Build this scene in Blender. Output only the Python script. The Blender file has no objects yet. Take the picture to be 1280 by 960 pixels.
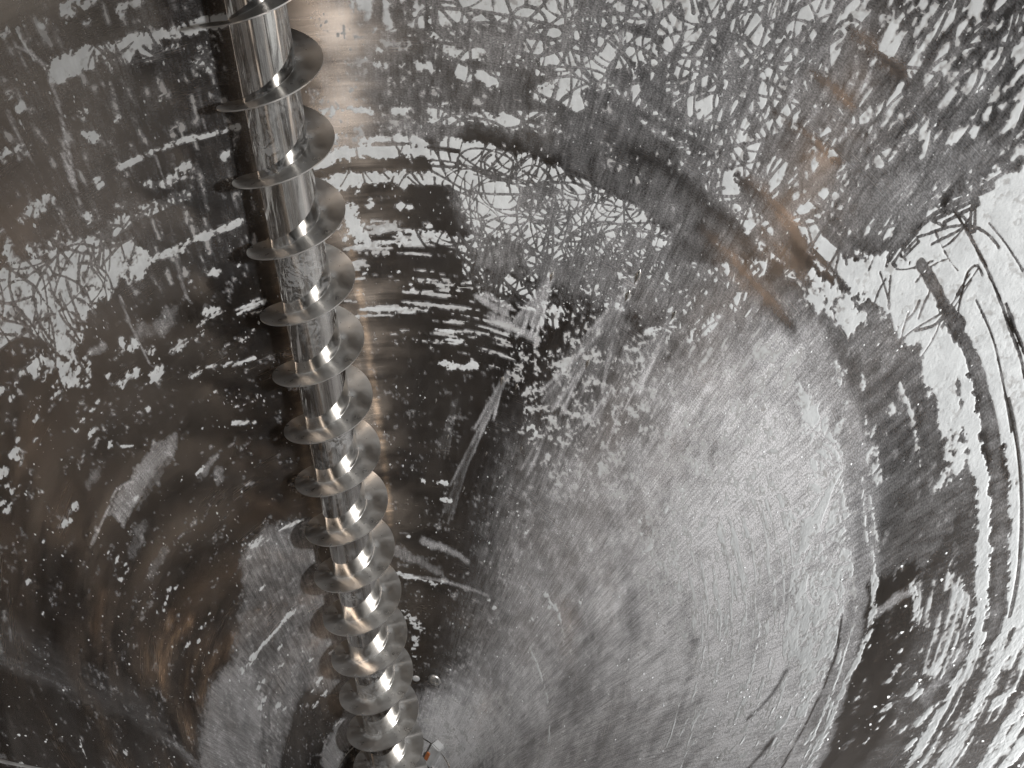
import bpy, bmesh, math, random
import numpy as np
from mathutils import Vector, Matrix

scene = bpy.context.scene
R = math.radians
ALPHA = R(19.0586)            # half angle of the cone, its tip is the world origin
SA, CA, TA = math.sin(ALPHA), math.cos(ALPHA), math.tan(ALPHA)

# ------------------------------------------------------------------ camera
CAM_P = Vector((-0.248487, -0.496337, 2.0))
CAM_F = Vector((0.341096, 0.504890, -0.792932))
CAM_R = Vector((0.891264, -0.441852, 0.102051))
CAM_U = Vector((0.298834, 0.741521, 0.600704))
cam_d = bpy.data.cameras.new('camera')
cam = bpy.data.objects.new('camera', cam_d)
scene.collection.objects.link(cam)
cam.matrix_world = Matrix(((CAM_R.x, CAM_U.x, -CAM_F.x, CAM_P.x), (CAM_R.y, CAM_U.y, -CAM_F.y, CAM_P.y),
                           (CAM_R.z, CAM_U.z, -CAM_F.z, CAM_P.z), (0, 0, 0, 1)))
cam_d.sensor_width = 36.0
cam_d.lens = 40.683
cam_d.clip_start = 0.01
cam_d.clip_end = 50
scene.camera = cam

# ------------------------------------------------------------------ dim air outside the open top of the vessel
world = bpy.data.worlds.new('World'); scene.world = world
world.use_nodes = True
bg = world.node_tree.nodes['Background']
bg.inputs[0].default_value = (0.50, 0.40, 0.33, 1)
bg.inputs[1].default_value = 0.012

# ------------------------------------------------------------------ the camera's flash, just beside the lens
def lamp(name, kind, loc, target, power, col, size):
    d = bpy.data.lights.new(name, kind)
    d.energy = power; d.color = col
    if kind == 'AREA':
        d.shape = 'RECTANGLE'; d.size, d.size_y = size; d.spread = R(105)
    else:
        d.shadow_soft_size = size
    o = bpy.data.objects.new(name, d); scene.collection.objects.link(o)
    o.location = loc
    o.rotation_euler = (Vector(target) - Vector(loc)).to_track_quat('-Z', 'Y').to_euler()
    return o
fl = CAM_P + CAM_R * 0.27 + CAM_U * 0.03
lamp('flash', 'AREA', fl, fl + CAM_F + CAM_R * 0.02 - CAM_U * 0.36, 9.8, (1.0, 0.99, 0.98), (0.05, 0.032))

scene.view_settings.view_transform = 'Standard'
scene.view_settings.look = 'None'
scene.view_settings.exposure = 0.0
scene.view_settings.gamma = 1.0
scene.render.engine = 'CYCLES'
scene.cycles.max_bounces = 7
scene.cycles.diffuse_bounces = 3
scene.cycles.glossy_bounces = 5
scene.cycles.sample_clamp_indirect = 3.0
scene.cycles.caustics_reflective = True
scene.cycles.blur_glossy = 0.4

# ------------------------------------------------------------------ helpers
def link(o, parent=None):
    scene.collection.objects.link(o)
    if parent: o.parent = parent
    return o
def obj(name, me, m, parent=None):
    me.materials.clear(); me.materials.append(m)
    return link(bpy.data.objects.new(name, me), parent)
def thing(name, label, cat, loc=(0, 0, 0), group=None):
    o = bpy.data.objects.new(name, None); link(o)
    o.location = loc; o['label'] = label; o['category'] = cat
    o.empty_display_size = 0.05
    if group: o['group'] = group
    return o
def tag(o, label, cat, group=None, kind=None):
    o['label'] = label; o['category'] = cat
    if group: o['group'] = group
    if kind: o['kind'] = kind
    return o
def grid_mesh(name, P, faces, smooth=True):
    me = bpy.data.meshes.new(name)
    n = len(P); f = len(faces)
    me.vertices.add(n); me.vertices.foreach_set('co', np.ascontiguousarray(P, dtype=np.float32).ravel())
    me.loops.add(f * 4); me.loops.foreach_set('vertex_index', np.ascontiguousarray(faces, dtype=np.int32).ravel())
    me.polygons.add(f)
    me.polygons.foreach_set('loop_start', np.arange(0, 4 * f, 4, dtype=np.int32))
    me.polygons.foreach_set('loop_total', np.full(f, 4, dtype=np.int32))
    me.update(calc_edges=True)
    me.polygons.foreach_set('use_smooth', np.full(f, smooth, dtype=bool))
    return me
def bm_mesh(name, bm, smooth=True):
    me = bpy.data.meshes.new(name); bm.normal_update(); bm.to_mesh(me); bm.free()
    me.polygons.foreach_set('use_smooth', np.full(len(me.polygons), smooth, dtype=bool))
    return me
def attr(me, name, v):
    a = me.attributes.new(name, 'FLOAT', 'POINT'); a.data.foreach_set('value', np.ascontiguousarray(v, dtype=np.float32))
def vec_attr(me, name, v):
    a = me.attributes.new(name, 'FLOAT_VECTOR', 'POINT'); a.data.foreach_set('vector', np.ascontiguousarray(v, dtype=np.float32).ravel())

# the wall can be unrolled flat: slant distance rho and angle phi = theta * sin(alpha)
def wall(theta, rho, out=0.0):
    """point on the wall, theta in radians from +Y towards +X; out > 0 lies inside the vessel"""
    r = rho * SA - out * CA; z = rho * CA + out * SA
    return np.stack([r * np.sin(theta), r * np.cos(theta), z], -1)
def flat(th_deg, rho_mm):
    phi = R(th_deg) * SA
    return (rho_mm * math.sin(phi), rho_mm * math.cos(phi))          # mm on the unrolled sheet

# ------------------------------------------------------------------ where powder, dust and painted reflections lie (angle in degrees, slant in mm)
OPS = [
 ['p','f',[(-32.15,1605.4),(-25.45,1584.1),(-18.2,1564.7),(-10.44,1548.0),(-2.22,1535.1),(6.39,1526.8),(5.35,1464.4),(4.15,1398.1),(2.72,1327.4),(1.01,1252.0),(-1.09,1171.7),(-7.09,1116.7),(-20.36,1124.1),(-33.29,1147.9),(-46.2,1204.1),(-57.36,1268.0),(-66.8,1334.2),(-59.92,1361.9),(-53.8,1396.1),(-48.38,1434.6),(-43.57,1475.9),(-39.31,1518.6),(-35.53,1562.0)],0.08,28.0,0],
 ['p','f',[(-32.15,1605.4),(-23.86,1579.5),(-14.75,1556.7),(-16.34,1484.8),(-18.27,1407.3),(-20.64,1323.5),(-27.27,1277.3),(-34.79,1236.3),(-45.07,1266.8),(-54.55,1304.8),(-63.11,1347.7),(-56.15,1381.9),(-50.03,1422.0),(-44.67,1465.8),(-39.96,1511.7),(-35.81,1558.5)],0.07,19.7,0],
 ['p','f',[(11.48,1490.2),(20.43,1490.2),(29.44,1496.2),(38.35,1508.1),(39.84,1444.4),(41.57,1376.8),(43.63,1305.0),(28.41,1234.0),(8.77,1213.3),(9.88,1313.8),(10.77,1405.8)],0.19,9.5,0],
 ['p','f',[(26.05,1493.2),(51.58,1536.7),(73.84,1614.0),(91.62,1700.6),(110.74,1570.2),(95.44,1427.1),(93.71,1337.0),(83.59,1298.0),(72.99,1207.6),(58.98,1213.7),(45.81,1237.6),(28.17,1256.3),(27.32,1341.3),(26.63,1420.1)],0.17,9.0,0],
 ['p','f',[(66.57,1584.9),(91.62,1700.6),(108.98,1578.8),(96.08,1493.2),(82.6,1504.9),(74.19,1542.1)],0.08,16.1,0],
 ['p','f',[(82.6,1481.1),(86.17,1525.2),(90.82,1514.5),(90.62,1463.8),(91.48,1389.2),(87.57,1372.1)],0.17,15.2,0],
 ['p','f',[(29.06,1178.6),(46.73,1211.3),(68.94,1219.1),(83.68,1236.3),(81.48,1155.9),(60.94,1100.8),(36.14,1091.5)],0.15,10.3,0],
 ['p','f',[(51.82,855.4),(58.38,963.8),(63.28,1064.9),(75.74,1157.1),(85.71,1249.4),(98.04,1297.1),(113.7,1254.7),(123.99,1237.9),(135.3,1242.2),(148.1,1237.6),(166.8,1288.7),(166.42,1156.4),(165.76,977.1),(164.27,720.6),(157.99,328.0),(75.03,231.3),(56.48,419.4),(53.6,600.6),(52.52,733.9)],0.2,51.6,0],
 ['p','f',[(66.73,850.9),(73.2,1038.2),(81.46,1138.3),(87.92,1231.6),(101.23,1267.6),(116.53,1231.6),(134.73,1231.4),(147.72,1225.9),(166.77,1277.9),(166.39,1145.7),(165.72,967.2),(164.22,713.4),(157.99,328.0),(83.33,249.6),(74.01,465.1),(68.33,643.8)],0.46,51.1,0],
 ['p','f',[(83.26,905.2),(83.57,1046.4),(91.05,1208.5),(105.7,1223.1),(120.37,1219.9),(136.57,1224.0),(149.57,1213.1),(169.18,1280.0),(169.45,1156.9),(169.92,994.1),(170.91,768.6),(174.41,438.0),(94.75,391.2),(94.23,663.7),(87.53,788.4)],0.68,49.2,0],
 ['p','f',[(97.19,908.7),(96.05,1054.5),(102.94,1196.8),(117.05,1208.2),(133.55,1209.1),(146.9,1201.6),(158.57,1187.8),(155.01,999.2),(125.72,828.0),(109.59,853.3)],0.88,38.7,0],
 ['p','f',[(88.54,686.9),(101.98,720.5),(129.6,758.4),(155.47,841.8),(153.33,754.1),(122.73,665.0),(98.44,650.4)],0.58,13.4,0],
 ['p','f',[(92.61,1254.3),(102.06,1251.3),(112.91,1245.7),(128.28,1234.7),(137.01,1233.0),(145.86,1220.7),(156.94,1232.6),(156.33,1201.3),(142.87,1186.9),(131.82,1198.7),(119.45,1207.8),(107.61,1215.9),(93.06,1223.6)],0.5,3.5,0],
 ['p','f',[(45.41,348.4),(74.01,465.1),(103.09,434.9),(119.08,251.5),(40.35,131.6)],0.82,40.4,0],
 ['p','f',[(94.76,1292.6),(104.41,1373.8),(118.4,1362.2),(127.37,1349.5),(133.56,1288.1),(132.97,1239.4),(122.73,1236.2),(113.31,1250.2),(95.95,1246.2)],0.19,10.9,0],
 ['p','f',[(115.22,1272.3),(109.36,1321.6),(112.36,1341.4),(120.05,1331.5),(125.19,1287.3),(122.54,1249.5)],0.16,9.5,0],
 ['p','f',[(130.89,1222.3),(131.14,1281.9),(138.36,1303.5),(150.46,1313.3),(158.54,1320.8),(161.95,1257.7),(145.56,1227.8)],0.02,3.6,0],
 ['p','f',[(135.46,1285.6),(125.52,1350.9),(129.67,1412.7),(138.43,1415.4),(147.39,1432.7),(156.16,1464.9),(164.32,1509.1),(163.59,1423.3),(162.53,1312.0),(152.15,1303.2)],0.1,8.5,0],
 ['p','f',[(-29.86,758.5),(-17.57,759.5),(-6.69,734.1),(-6.09,660.1),(1.23,521.8),(9.76,377.6),(-6.11,322.2),(-27.04,428.3),(-47.58,447.4),(-76.98,477.0),(-97.14,550.5),(-105.05,785.1),(-85.32,711.8),(-73.97,689.9),(-51.93,658.0),(-36.62,677.4)],0.27,9.3,0],
 ['p','f',[(-24.15,717.5),(-6.09,660.1),(-6.09,534.9),(-41.55,591.7),(-58.33,616.3),(-53.99,651.7)],0.2,20.7,0],
 ['l','f',[(-49.52,640.9),(-67.24,644.6),(-90.2,662.5)],0.36,3.9,0,2.4],
 ['l','f',[(-48.72,622.9),(-65.25,625.2),(-88.66,634.7)],0.32999999999999996,3.9,0,2.5],
 ['l','f',[(-47.87,604.6),(-63.13,605.9),(-86.96,606.4)],0.3,4.0,0,2.5],
 ['l','f',[(-46.95,586.0),(-60.89,586.7),(-85.08,577.6)],0.27,4.1,0,2.5],
 ['l','f',[(-45.96,567.1),(-58.5,567.6),(-83.0,548.3)],0.24,4.1,0,2.6],
 ['l','f',[(-44.89,547.9),(-55.97,548.8),(-80.68,518.7)],0.21,4.2,0,2.6],
 ['l','f',[(-43.73,528.5),(-53.28,530.2),(-78.09,488.9)],0.18,4.2,0,2.6],
 ['p','f',[(-63.2,683.3),(-51.57,633.9),(-55.38,544.6),(-97.14,550.5),(-105.05,785.1)],0.42,13.6,0],
 ['p','f',[(-33.2,470.9),(-7.16,383.9),(-19.54,336.8),(-44.23,356.6),(-85.76,431.8),(-90.24,494.1),(-57.2,450.7)],0.05,8.9,0],
 ['p','f',[(-12.54,361.8),(7.18,307.7),(-19.46,284.6),(-50.75,272.3),(-57.36,332.3)],0.35,7.1,0],
 ['p','f',[(-30.47,971.3),(-31.65,952.0),(-37.58,946.1),(-45.62,946.5),(-51.09,948.5),(-52.08,979.2),(-44.39,977.3),(-36.32,978.3)],0.34,2.2,0],
 ['p','f',[(-33.89,944.6),(-46.5,935.4),(-47.81,945.2),(-35.42,953.4)],0.12,1.7,0],
 ['l','f',[(-43.75,970.0),(-47.07,982.9),(-52.34,981.4),(-59.38,983.2)],0.7,1.3,0,1.1],
 ['l','f',[(-28.66,897.0),(-24.93,903.3)],0.22,3.7,0,4.6],
 ['l','f',[(-25.34,884.0),(-25.99,870.8)],0.24,3.7,0,5.6],
 ['l','f',[(-51.46,1024.5),(-49.19,1020.1)],0.2,4.1,0,5.7],
 ['l','f',[(-48.36,919.2),(-53.97,917.3)],0.14,5.2,0,7.8],
 ['l','f',[(-47.83,867.9),(-53.56,871.8)],0.12,5.3,0,8.0],
 ['l','f',[(-27.62,1103.0),(-24.11,1092.2),(-21.69,1098.0)],0.2,5.0,0,8.4],
 ['l','f',[(-36.58,1123.5),(-34.46,1116.8)],0.35,1.6,0,4.0],
 ['l','f',[(-89.08,1124.1),(-88.81,1023.4),(-87.62,916.9),(-90.07,819.7),(-94.72,757.3)],0.16,9.3,0,7.0],
 ['l','f',[(-84.84,1116.5),(-85.9,989.0),(-85.47,826.3)],0.07,15.1,0,19.7],
 ['l','f',[(74.61,1482.6),(79.32,1479.3),(83.49,1478.0)],0.08,6.3,0,6.3],
 ['l','f',[(73.03,1433.1),(76.44,1431.6),(80.03,1429.5)],0.08,6.6,0,6.6],
 ['l','f',[(70.63,1382.1),(76.2,1383.0),(82.33,1381.1)],0.08,6.8,0,6.8],
 ['l','f',[(71.78,1306.0),(76.65,1307.0),(83.26,1301.0),(91.65,1301.1)],0.08,7.0,0,7.0],
 ['l','f',[(69.78,1238.1),(76.56,1231.5),(82.99,1226.6),(90.46,1227.2)],0.08,7.3,0,7.3],
 ['l','f',[(55.82,1274.6),(62.38,1274.6),(68.43,1266.4),(81.62,1255.3)],0.08,7.3,0,7.3],
 ['l','f',[(69.06,1481.0),(68.62,1452.4),(68.33,1423.5)],0.05,2.2,0,1.6],
 ['l','f',[(72.89,1444.8),(72.58,1415.1),(72.43,1385.3)],0.26,2.2,0,1.6],
 ['l','f',[(77.09,1409.5),(76.94,1378.9),(76.95,1348.2)],0.16999999999999998,2.3,0,1.7],
 ['l','f',[(72.3,1486.7),(71.99,1458.4),(71.82,1430.0)],0.08,2.2,0,1.6],
 ['l','f',[(76.26,1452.2),(76.08,1423.0),(76.06,1393.7)],0.29,2.2,0,1.6],
 ['l','f',[(80.58,1418.8),(80.56,1388.9),(80.71,1358.9)],0.2,2.2,0,1.6],
 ['l','f',[(75.51,1493.2),(75.31,1465.3),(75.26,1437.3)],0.11,2.2,0,1.6],
 ['l','f',[(79.57,1460.4),(79.51,1431.7),(79.62,1403.1)],0.31999999999999995,2.2,0,1.6],
 ['l','f',[(83.98,1429.0),(84.1,1399.7),(84.39,1370.6)],0.22999999999999998,2.2,0,1.6],
 ['l','f',[(78.66,1500.3),(78.57,1472.9),(78.64,1445.5)],0.14,2.1,0,1.6],
 ['l','f',[(82.81,1469.2),(82.87,1441.3),(83.11,1413.3)],0.05,2.1,0,1.6],
 ['l','f',[(87.31,1439.8),(87.55,1411.4),(87.97,1383.1)],0.26,2.1,0,1.6],
 ['l','f',[(81.75,1508.0),(81.77,1481.3),(81.95,1454.5)],0.16999999999999998,2.1,0,1.5],
 ['l','f',[(85.98,1478.8),(86.16,1451.5),(86.51,1424.3)],0.08,2.1,0,1.5],
 ['l','f',[(90.55,1451.3),(90.91,1423.8),(91.45,1396.5)],0.29,2.1,0,1.5],
 ['l','f',[(84.78,1516.4),(84.91,1490.2),(85.2,1464.1)],0.2,2.1,0,1.5],
 ['l','f',[(89.08,1488.8),(89.36,1462.4),(89.82,1436.0)],0.11,2.1,0,1.5],
 ['l','f',[(93.69,1463.4),(94.16,1436.8),(94.82,1410.5)],0.31999999999999995,2.0,0,1.5],
 ['l','f',[(87.74,1525.2),(87.97,1499.8),(88.36,1474.4)],0.22999999999999998,2.0,0,1.5],
 ['l','f',[(92.09,1499.4),(92.48,1473.8),(93.04,1448.3)],0.14,2.0,0,1.5],
 ['l','f',[(86.53,1560.5),(86.71,1536.0),(87.04,1511.6)],0.05,2.0,0,1.5],
 ['l','f',[(90.64,1534.5),(90.96,1509.8),(91.44,1485.2)],0.26,2.0,0,1.5],
 ['l','f',[(95.02,1510.5),(95.51,1485.7),(96.17,1461.2)],0.16999999999999998,2.0,0,1.4],
 ['l','f',[(89.31,1568.7),(89.57,1544.8),(89.99,1521.1)],0.08,1.9,0,1.4],
 ['l','f',[(93.46,1544.2),(93.87,1520.3),(94.44,1496.5)],0.29,1.9,0,1.4],
 ['l','f',[(97.87,1521.8),(98.44,1497.9),(99.19,1474.4)],0.2,1.9,0,1.4],
 ['l','f',[(71.96,988.9),(71.96,937.1)],0.42621266192977947,3.7,0,1.4],
 ['l','f',[(135.19,1114.9),(135.18,1041.4)],1,2.5,0,1.3],
 ['l','f',[(68.98,973.3),(68.98,931.7)],0.6549833200682875,5.7,0,4.4],
 ['l','f',[(98.85,1115.7),(98.85,1073.8)],1,5.2,0,2.8],
 ['l','f',[(97.03,1161.1),(97.03,1106.5)],1,2.3,0,2.9],
 ['l','f',[(82.09,1052.1),(82.09,972.4)],0.7706668422406301,3.1,0,4.0],
 ['l','f',[(121.39,1102.4),(121.38,1025.1)],1,3.2,0,3.4],
 ['l','f',[(103.09,1000.8),(103.08,961.9)],0.9564003658221767,1.9,0,1.8],
 ['l','f',[(86.66,731.8),(86.65,674.1)],0.43513438377137165,3.8,0,3.1],
 ['l','f',[(105.24,1173.2),(105.24,1128.8)],1,2.6,0,1.3],
 ['l','f',[(113.43,848.2),(113.42,788.7)],0.8141756084772673,2.3,0,2.9],
 ['l','f',[(67.5,897.6),(67.5,817.9)],0.42,3.6,0,3.3],
 ['l','f',[(84.57,840.4),(84.57,804.4)],0.6826207562568438,6.6,0,3.6],
 ['l','f',[(142.0,1060.9),(141.99,1027.9)],1,4.4,0,1.5],
 ['l','f',[(132.3,884.4),(132.28,796.5)],0.6336104381335717,2.6,0,3.7],
 ['l','f',[(82.69,1029.5),(82.68,980.1)],0.6715591937655782,1.8,0,4.4],
 ['l','f',[(64.49,919.1),(64.48,839.9)],0.42,2.4,0,2.3],
 ['l','f',[(115.5,1138.2),(115.49,1102.0)],0.9597627305421331,2.2,0,0.8],
 ['l','f',[(92.56,1090.0),(92.55,1061.6)],0.809699269017675,5.9,0,2.4],
 ['l','f',[(85.34,795.9),(85.33,705.8)],0.6758001697653273,4.4,0,2.5],
 ['l','f',[(85.52,879.0),(85.52,844.5)],0.4959497216457446,6.2,0,2.5],
 ['l','f',[(114.98,1077.6),(114.97,1048.4)],0.9184801009201718,2.4,0,1.5],
 ['l','f',[(118.07,773.2),(118.06,721.9)],0.733056275158409,4.6,0,1.0],
 ['l','f',[(114.69,1143.2),(114.69,1070.3)],1,4.5,0,2.8],
 ['l','f',[(83.09,1056.3),(83.09,1017.7)],0.9123544702950819,5.9,0,4.0],
 ['l','f',[(105.72,851.1),(105.71,758.5)],0.7680880523150359,4.4,0,3.3],
 ['l','f',[(120.66,994.1),(120.66,945.8)],1,2.0,0,3.9],
 ['l','f',[(146.1,1166.4),(146.09,1099.7)],1,1.8,0,0.7],
 ['l','f',[(128.35,1125.4),(128.35,1095.3)],1,3.6,0,1.1],
 ['l','f',[(139.94,1059.0),(139.93,1013.3)],1,1.6,0,0.6],
 ['l','f',[(98.1,1153.9),(98.1,1088.2)],1,3.9,0,3.3],
 ['l','f',[(101.82,1137.2),(101.82,1077.4)],1,4.8,0,1.8],
 ['l','f',[(103.32,933.5),(103.32,900.2)],0.7860341858032529,4.0,0,0.8],
 ['l','f',[(122.21,1084.2),(122.21,1048.5)],1,3.6,0,1.8],
 ['l','f',[(101.5,650.2),(101.47,536.6)],0.43531607544516543,4.1,0,1.2],
 ['l','f',[(103.83,1088.4),(103.83,1049.1)],1,2.0,0,2.3],
 ['l','f',[(90.75,761.7),(90.73,658.8)],0.47082746953923293,6.4,0,3.0],
 ['l','f',[(92.77,1138.0),(92.77,1067.5)],0.9007874884168675,5.2,0,1.4],
 ['l','f',[(120.4,879.9),(120.39,832.0)],0.6001467536014619,2.5,0,4.0],
 ['l','f',[(93.92,985.2),(93.91,923.1)],0.8442007751773368,1.8,0,4.1],
 ['l','f',[(96.93,864.8),(96.92,798.1)],0.6312212302270338,2.3,0,3.6],
 ['l','f',[(116.7,782.0),(116.69,714.0)],0.7639287024182664,4.9,0,3.8],
 ['l','f',[(116.47,1007.4),(116.46,957.8)],0.8881010863865662,5.5,0,3.9],
 ['l','f',[(121.37,816.2),(121.35,713.5)],0.6115892191654029,2.5,0,3.2],
 ['l','f',[(105.79,1074.0),(105.78,1009.7)],0.8176822547518827,2.3,0,1.1],
 ['l','f',[(98.46,1121.5),(98.45,1048.3)],1,3.1,0,2.0],
 ['l','f',[(88.15,1089.5),(88.14,1041.7)],0.7443513854373549,4.5,0,4.1],
 ['l','f',[(84.4,942.7),(84.39,911.1)],0.809382298112882,5.7,0,0.8],
 ['l','f',[(132.96,1065.1),(132.95,974.5)],1,3.5,0,1.1],
 ['l','f',[(136.68,974.4),(136.66,883.3)],0.6878660448399596,4.3,0,4.0],
 ['l','f',[(125.33,1003.6),(125.32,931.8)],0.8280382138901433,5.5,0,3.5],
 ['l','f',[(105.02,892.5),(105.01,797.1)],0.6363545816032874,2.9,0,3.5],
 ['l','f',[(103.1,852.3),(103.08,746.0)],0.6116395106376802,3.8,0,4.4],
 ['l','f',[(103.54,1103.0),(103.54,1054.9)],0.8876484440853375,3.9,0,0.7],
 ['l','f',[(117.35,1014.0),(117.35,961.5)],0.9562688227218639,2.3,0,4.0],
 ['l','f',[(120.14,670.3),(120.09,530.3)],0.498281131735,3.6,0,4.8],
 ['l','f',[(70.27,892.6),(70.27,847.5)],0.6192652866255837,5.7,0,4.6],
 ['l','f',[(72.62,915.1),(72.62,865.9)],0.42,5.7,0,4.6],
 ['l','f',[(112.79,1014.6),(112.78,925.5)],0.9115997640891444,2.4,0,1.6],
 ['l','f',[(62.87,987.8),(62.87,940.9)],0.42,6.6,0,1.2],
 ['l','f',[(122.72,807.2),(122.7,709.8)],0.6763471790464441,6.3,0,3.6],
 ['l','f',[(129.27,1091.4),(129.26,1030.1)],1,3.6,0,2.8],
 ['l','f',[(85.88,1039.8),(85.88,964.1)],0.6188043575282626,2.5,0,2.5],
 ['l','f',[(104.14,1126.0),(104.13,1080.1)],1,2.9,0,3.0],
 ['l','f',[(93.48,925.6),(93.48,892.7)],0.5177926731361606,6.3,0,4.1],
 ['l','f',[(69.73,948.6),(69.73,867.0)],0.4255708831203128,4.6,0,4.1],
 ['l','f',[(116.45,910.0),(116.44,863.4)],0.9344811934108435,4.9,0,3.8],
 ['l','f',[(143.81,1139.8),(143.8,1088.8)],1,3.5,0,3.0],
 ['l','f',[(90.17,759.2),(90.15,654.2)],0.5422151456598405,6.6,0,2.1],
 ['l','f',[(85.18,1100.2),(85.18,1040.6)],0.9735909037776791,4.6,0,1.6],
 ['l','f',[(124.03,818.3),(124.01,727.8)],0.7540029559585981,6.0,0,2.1],
 ['l','f',[(139.9,1116.8),(139.89,1048.1)],1,3.4,0,2.7],
 ['l','f',[(112.16,1147.5),(112.15,1118.4)],1,3.7,0,2.9],
 ['l','f',[(93.94,1041.2),(93.93,1002.2)],0.9444890163866217,5.7,0,1.0],
 ['l','f',[(91.93,1103.9),(91.92,1025.4)],0.9177208973694604,1.7,0,3.7],
 ['l','f',[(122.52,1075.6),(122.52,1010.9)],1,1.7,0,0.7],
 ['l','f',[(84.47,1036.0),(84.47,988.1)],0.8461775647707004,5.4,0,4.1],
 ['l','f',[(87.29,905.1),(87.29,834.5)],0.5954481559571632,6.5,0,0.9],
 ['l','f',[(135.59,1050.8),(135.58,1000.6)],1,4.2,0,2.8],
 ['l','f',[(83.96,1015.4),(83.96,986.3)],0.8828892802741264,3.0,0,4.1],
 ['l','f',[(107.58,1061.5),(107.57,998.0)],0.892594911632693,4.3,0,3.6],
 ['l','f',[(91.92,852.2),(91.92,816.8)],0.5200155063300446,6.3,0,1.8],
 ['l','f',[(102.42,732.5),(102.41,687.1)],0.42,2.5,0,4.9],
 ['l','f',[(123.34,762.3),(123.31,662.3)],0.564371521701323,2.5,0,4.4],
 ['l','f',[(93.05,899.8),(93.03,801.8)],0.565465667837219,5.9,0,1.4],
 ['l','f',[(122.5,701.4),(122.48,630.1)],0.5521114850282636,6.4,0,3.1],
 ['l','f',[(106.9,684.9),(106.89,628.7)],0.42,5.9,0,3.9],
 ['l','f',[(73.05,936.0),(73.04,903.9)],0.48076994332586553,6.6,0,2.1],
 ['l','f',[(99.86,1017.3),(99.85,929.3)],0.7469471023186233,6.0,0,1.3],
 ['l','f',[(128.93,1119.3),(128.92,1036.0)],1,4.2,0,0.8],
 ['l','f',[(36.68,1047.8),(42.69,1036.0)],0.55,1.4,0,3.7],
 ['l','f',[(37.96,1054.0),(43.72,1044.7)],0.5,1.4,0,2.0],
 ['l','f',[(40.69,1025.7),(44.51,1021.9),(49.61,1015.7)],0.5,2.8,0,6.6],
 ['l','f',[(49.52,1102.4),(47.05,1064.4),(44.33,1025.7)],0.8250000000000001,1.1,0,1.1],  # from here, fans of light spreading from the glints, painted as film
 ['l','f',[(49.52,1102.4),(46.98,1059.4),(44.13,1015.4)],0.7250000000000001,1.1,0,1.1],
 ['l','f',[(49.52,1102.4),(47.8,1056.5),(45.85,1009.0)],0.8250000000000001,1.1,0,1.1],
 ['l','f',[(49.52,1102.4),(47.31,1062.0),(44.85,1020.5)],0.7250000000000001,1.1,0,1.1],
 ['l','f',[(49.52,1102.4),(48.13,1059.1),(46.57,1014.3)],0.8250000000000001,1.1,0,1.1],
 ['l','f',[(49.52,1102.4),(47.52,1063.5),(45.3,1023.6)],0.30250000000000005,3.2,0,3.7],
 ['l','f',[(49.52,1102.4),(48.25,1071.4),(46.87,1039.7)],0.8999999999999999,1.1,0,1.1],
 ['l','f',[(49.52,1102.4),(48.24,1066.7),(46.84,1030.0)],0.7999999999999999,1.1,0,1.1],
 ['l','f',[(49.52,1102.4),(49.13,1064.2),(48.69,1024.7)],0.8999999999999999,1.1,0,1.1],
 ['l','f',[(49.52,1102.4),(48.69,1069.9),(47.79,1036.4)],0.7999999999999999,1.1,0,1.1],
 ['l','f',[(49.52,1102.4),(49.57,1067.4),(49.63,1031.4)],0.8999999999999999,1.1,0,1.1],
 ['l','f',[(49.52,1102.4),(48.84,1071.1),(48.1,1039.0)],0.33,3.8,0,4.4],
 ['l','f',[(49.36,1098.8),(48.87,1070.4),(48.35,1041.3)],0.95,1.1,0,1.0],
 ['l','f',[(49.36,1098.8),(48.77,1065.9),(48.13,1032.1)],0.85,1.1,0,1.0],
 ['l','f',[(49.36,1098.8),(49.56,1063.7),(49.79,1027.5)],0.95,1.1,0,1.0],
 ['l','f',[(49.36,1098.8),(49.02,1069.5),(48.67,1039.5)],0.85,1.1,0,1.0],
 ['l','f',[(49.36,1098.8),(49.81,1067.3),(50.31,1035.1)],0.95,1.1,0,1.0],
 ['l','f',[(49.36,1098.8),(49.27,1070.6),(49.17,1041.7)],0.385,2.7,0,2.9],
 ['l','f',[(63.88,1150.2),(61.53,1097.7),(58.83,1042.9)],0.75,1.1,0,1.2],
 ['l','f',[(63.88,1150.2),(61.64,1092.8),(59.04,1032.5)],0.65,1.1,0,1.2],
 ['l','f',[(63.88,1150.2),(62.59,1091.1),(61.08,1028.6)],0.75,1.1,0,1.2],
 ['l','f',[(63.88,1150.2),(62.1,1095.5),(60.05,1038.0)],0.65,1.1,0,1.2],
 ['l','f',[(63.88,1150.2),(63.05,1093.8),(62.09,1034.3)],0.75,1.1,0,1.2],
 ['l','f',[(63.88,1150.2),(62.19,1097.3),(60.24,1041.8)],0.275,4.4,0,5.0],
 ['l','f',[(63.49,1123.9),(61.24,1067.4),(58.61,1008.3)],0.675,1.1,0,1.4],
 ['l','f',[(63.49,1123.9),(61.46,1062.5),(59.05,997.7)],0.5750000000000001,1.1,0,1.4],
 ['l','f',[(63.49,1123.9),(62.55,1060.9),(61.43,994.1)],0.675,1.1,0,1.4],
 ['l','f',[(63.49,1123.9),(62.15,1065.5),(60.57,1004.0)],0.5750000000000001,1.1,0,1.4],
 ['l','f',[(63.49,1123.9),(63.24,1064.0),(62.94,1000.6)],0.675,1.1,0,1.4],
 ['l','f',[(63.49,1123.9),(62.13,1067.2),(60.54,1007.6)],0.24750000000000003,5.7,0,6.5],
 ['l','f',[(60.08,1029.6),(57.25,990.3),(54.11,950.3)],0.75,1.1,0,1.8],
 ['l','f',[(60.08,1029.6),(57.74,984.7),(55.09,938.5)],0.65,1.1,0,1.8],
 ['l','f',[(60.08,1029.6),(59.21,982.5),(58.22,933.4)],0.75,1.1,0,1.8],
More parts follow.
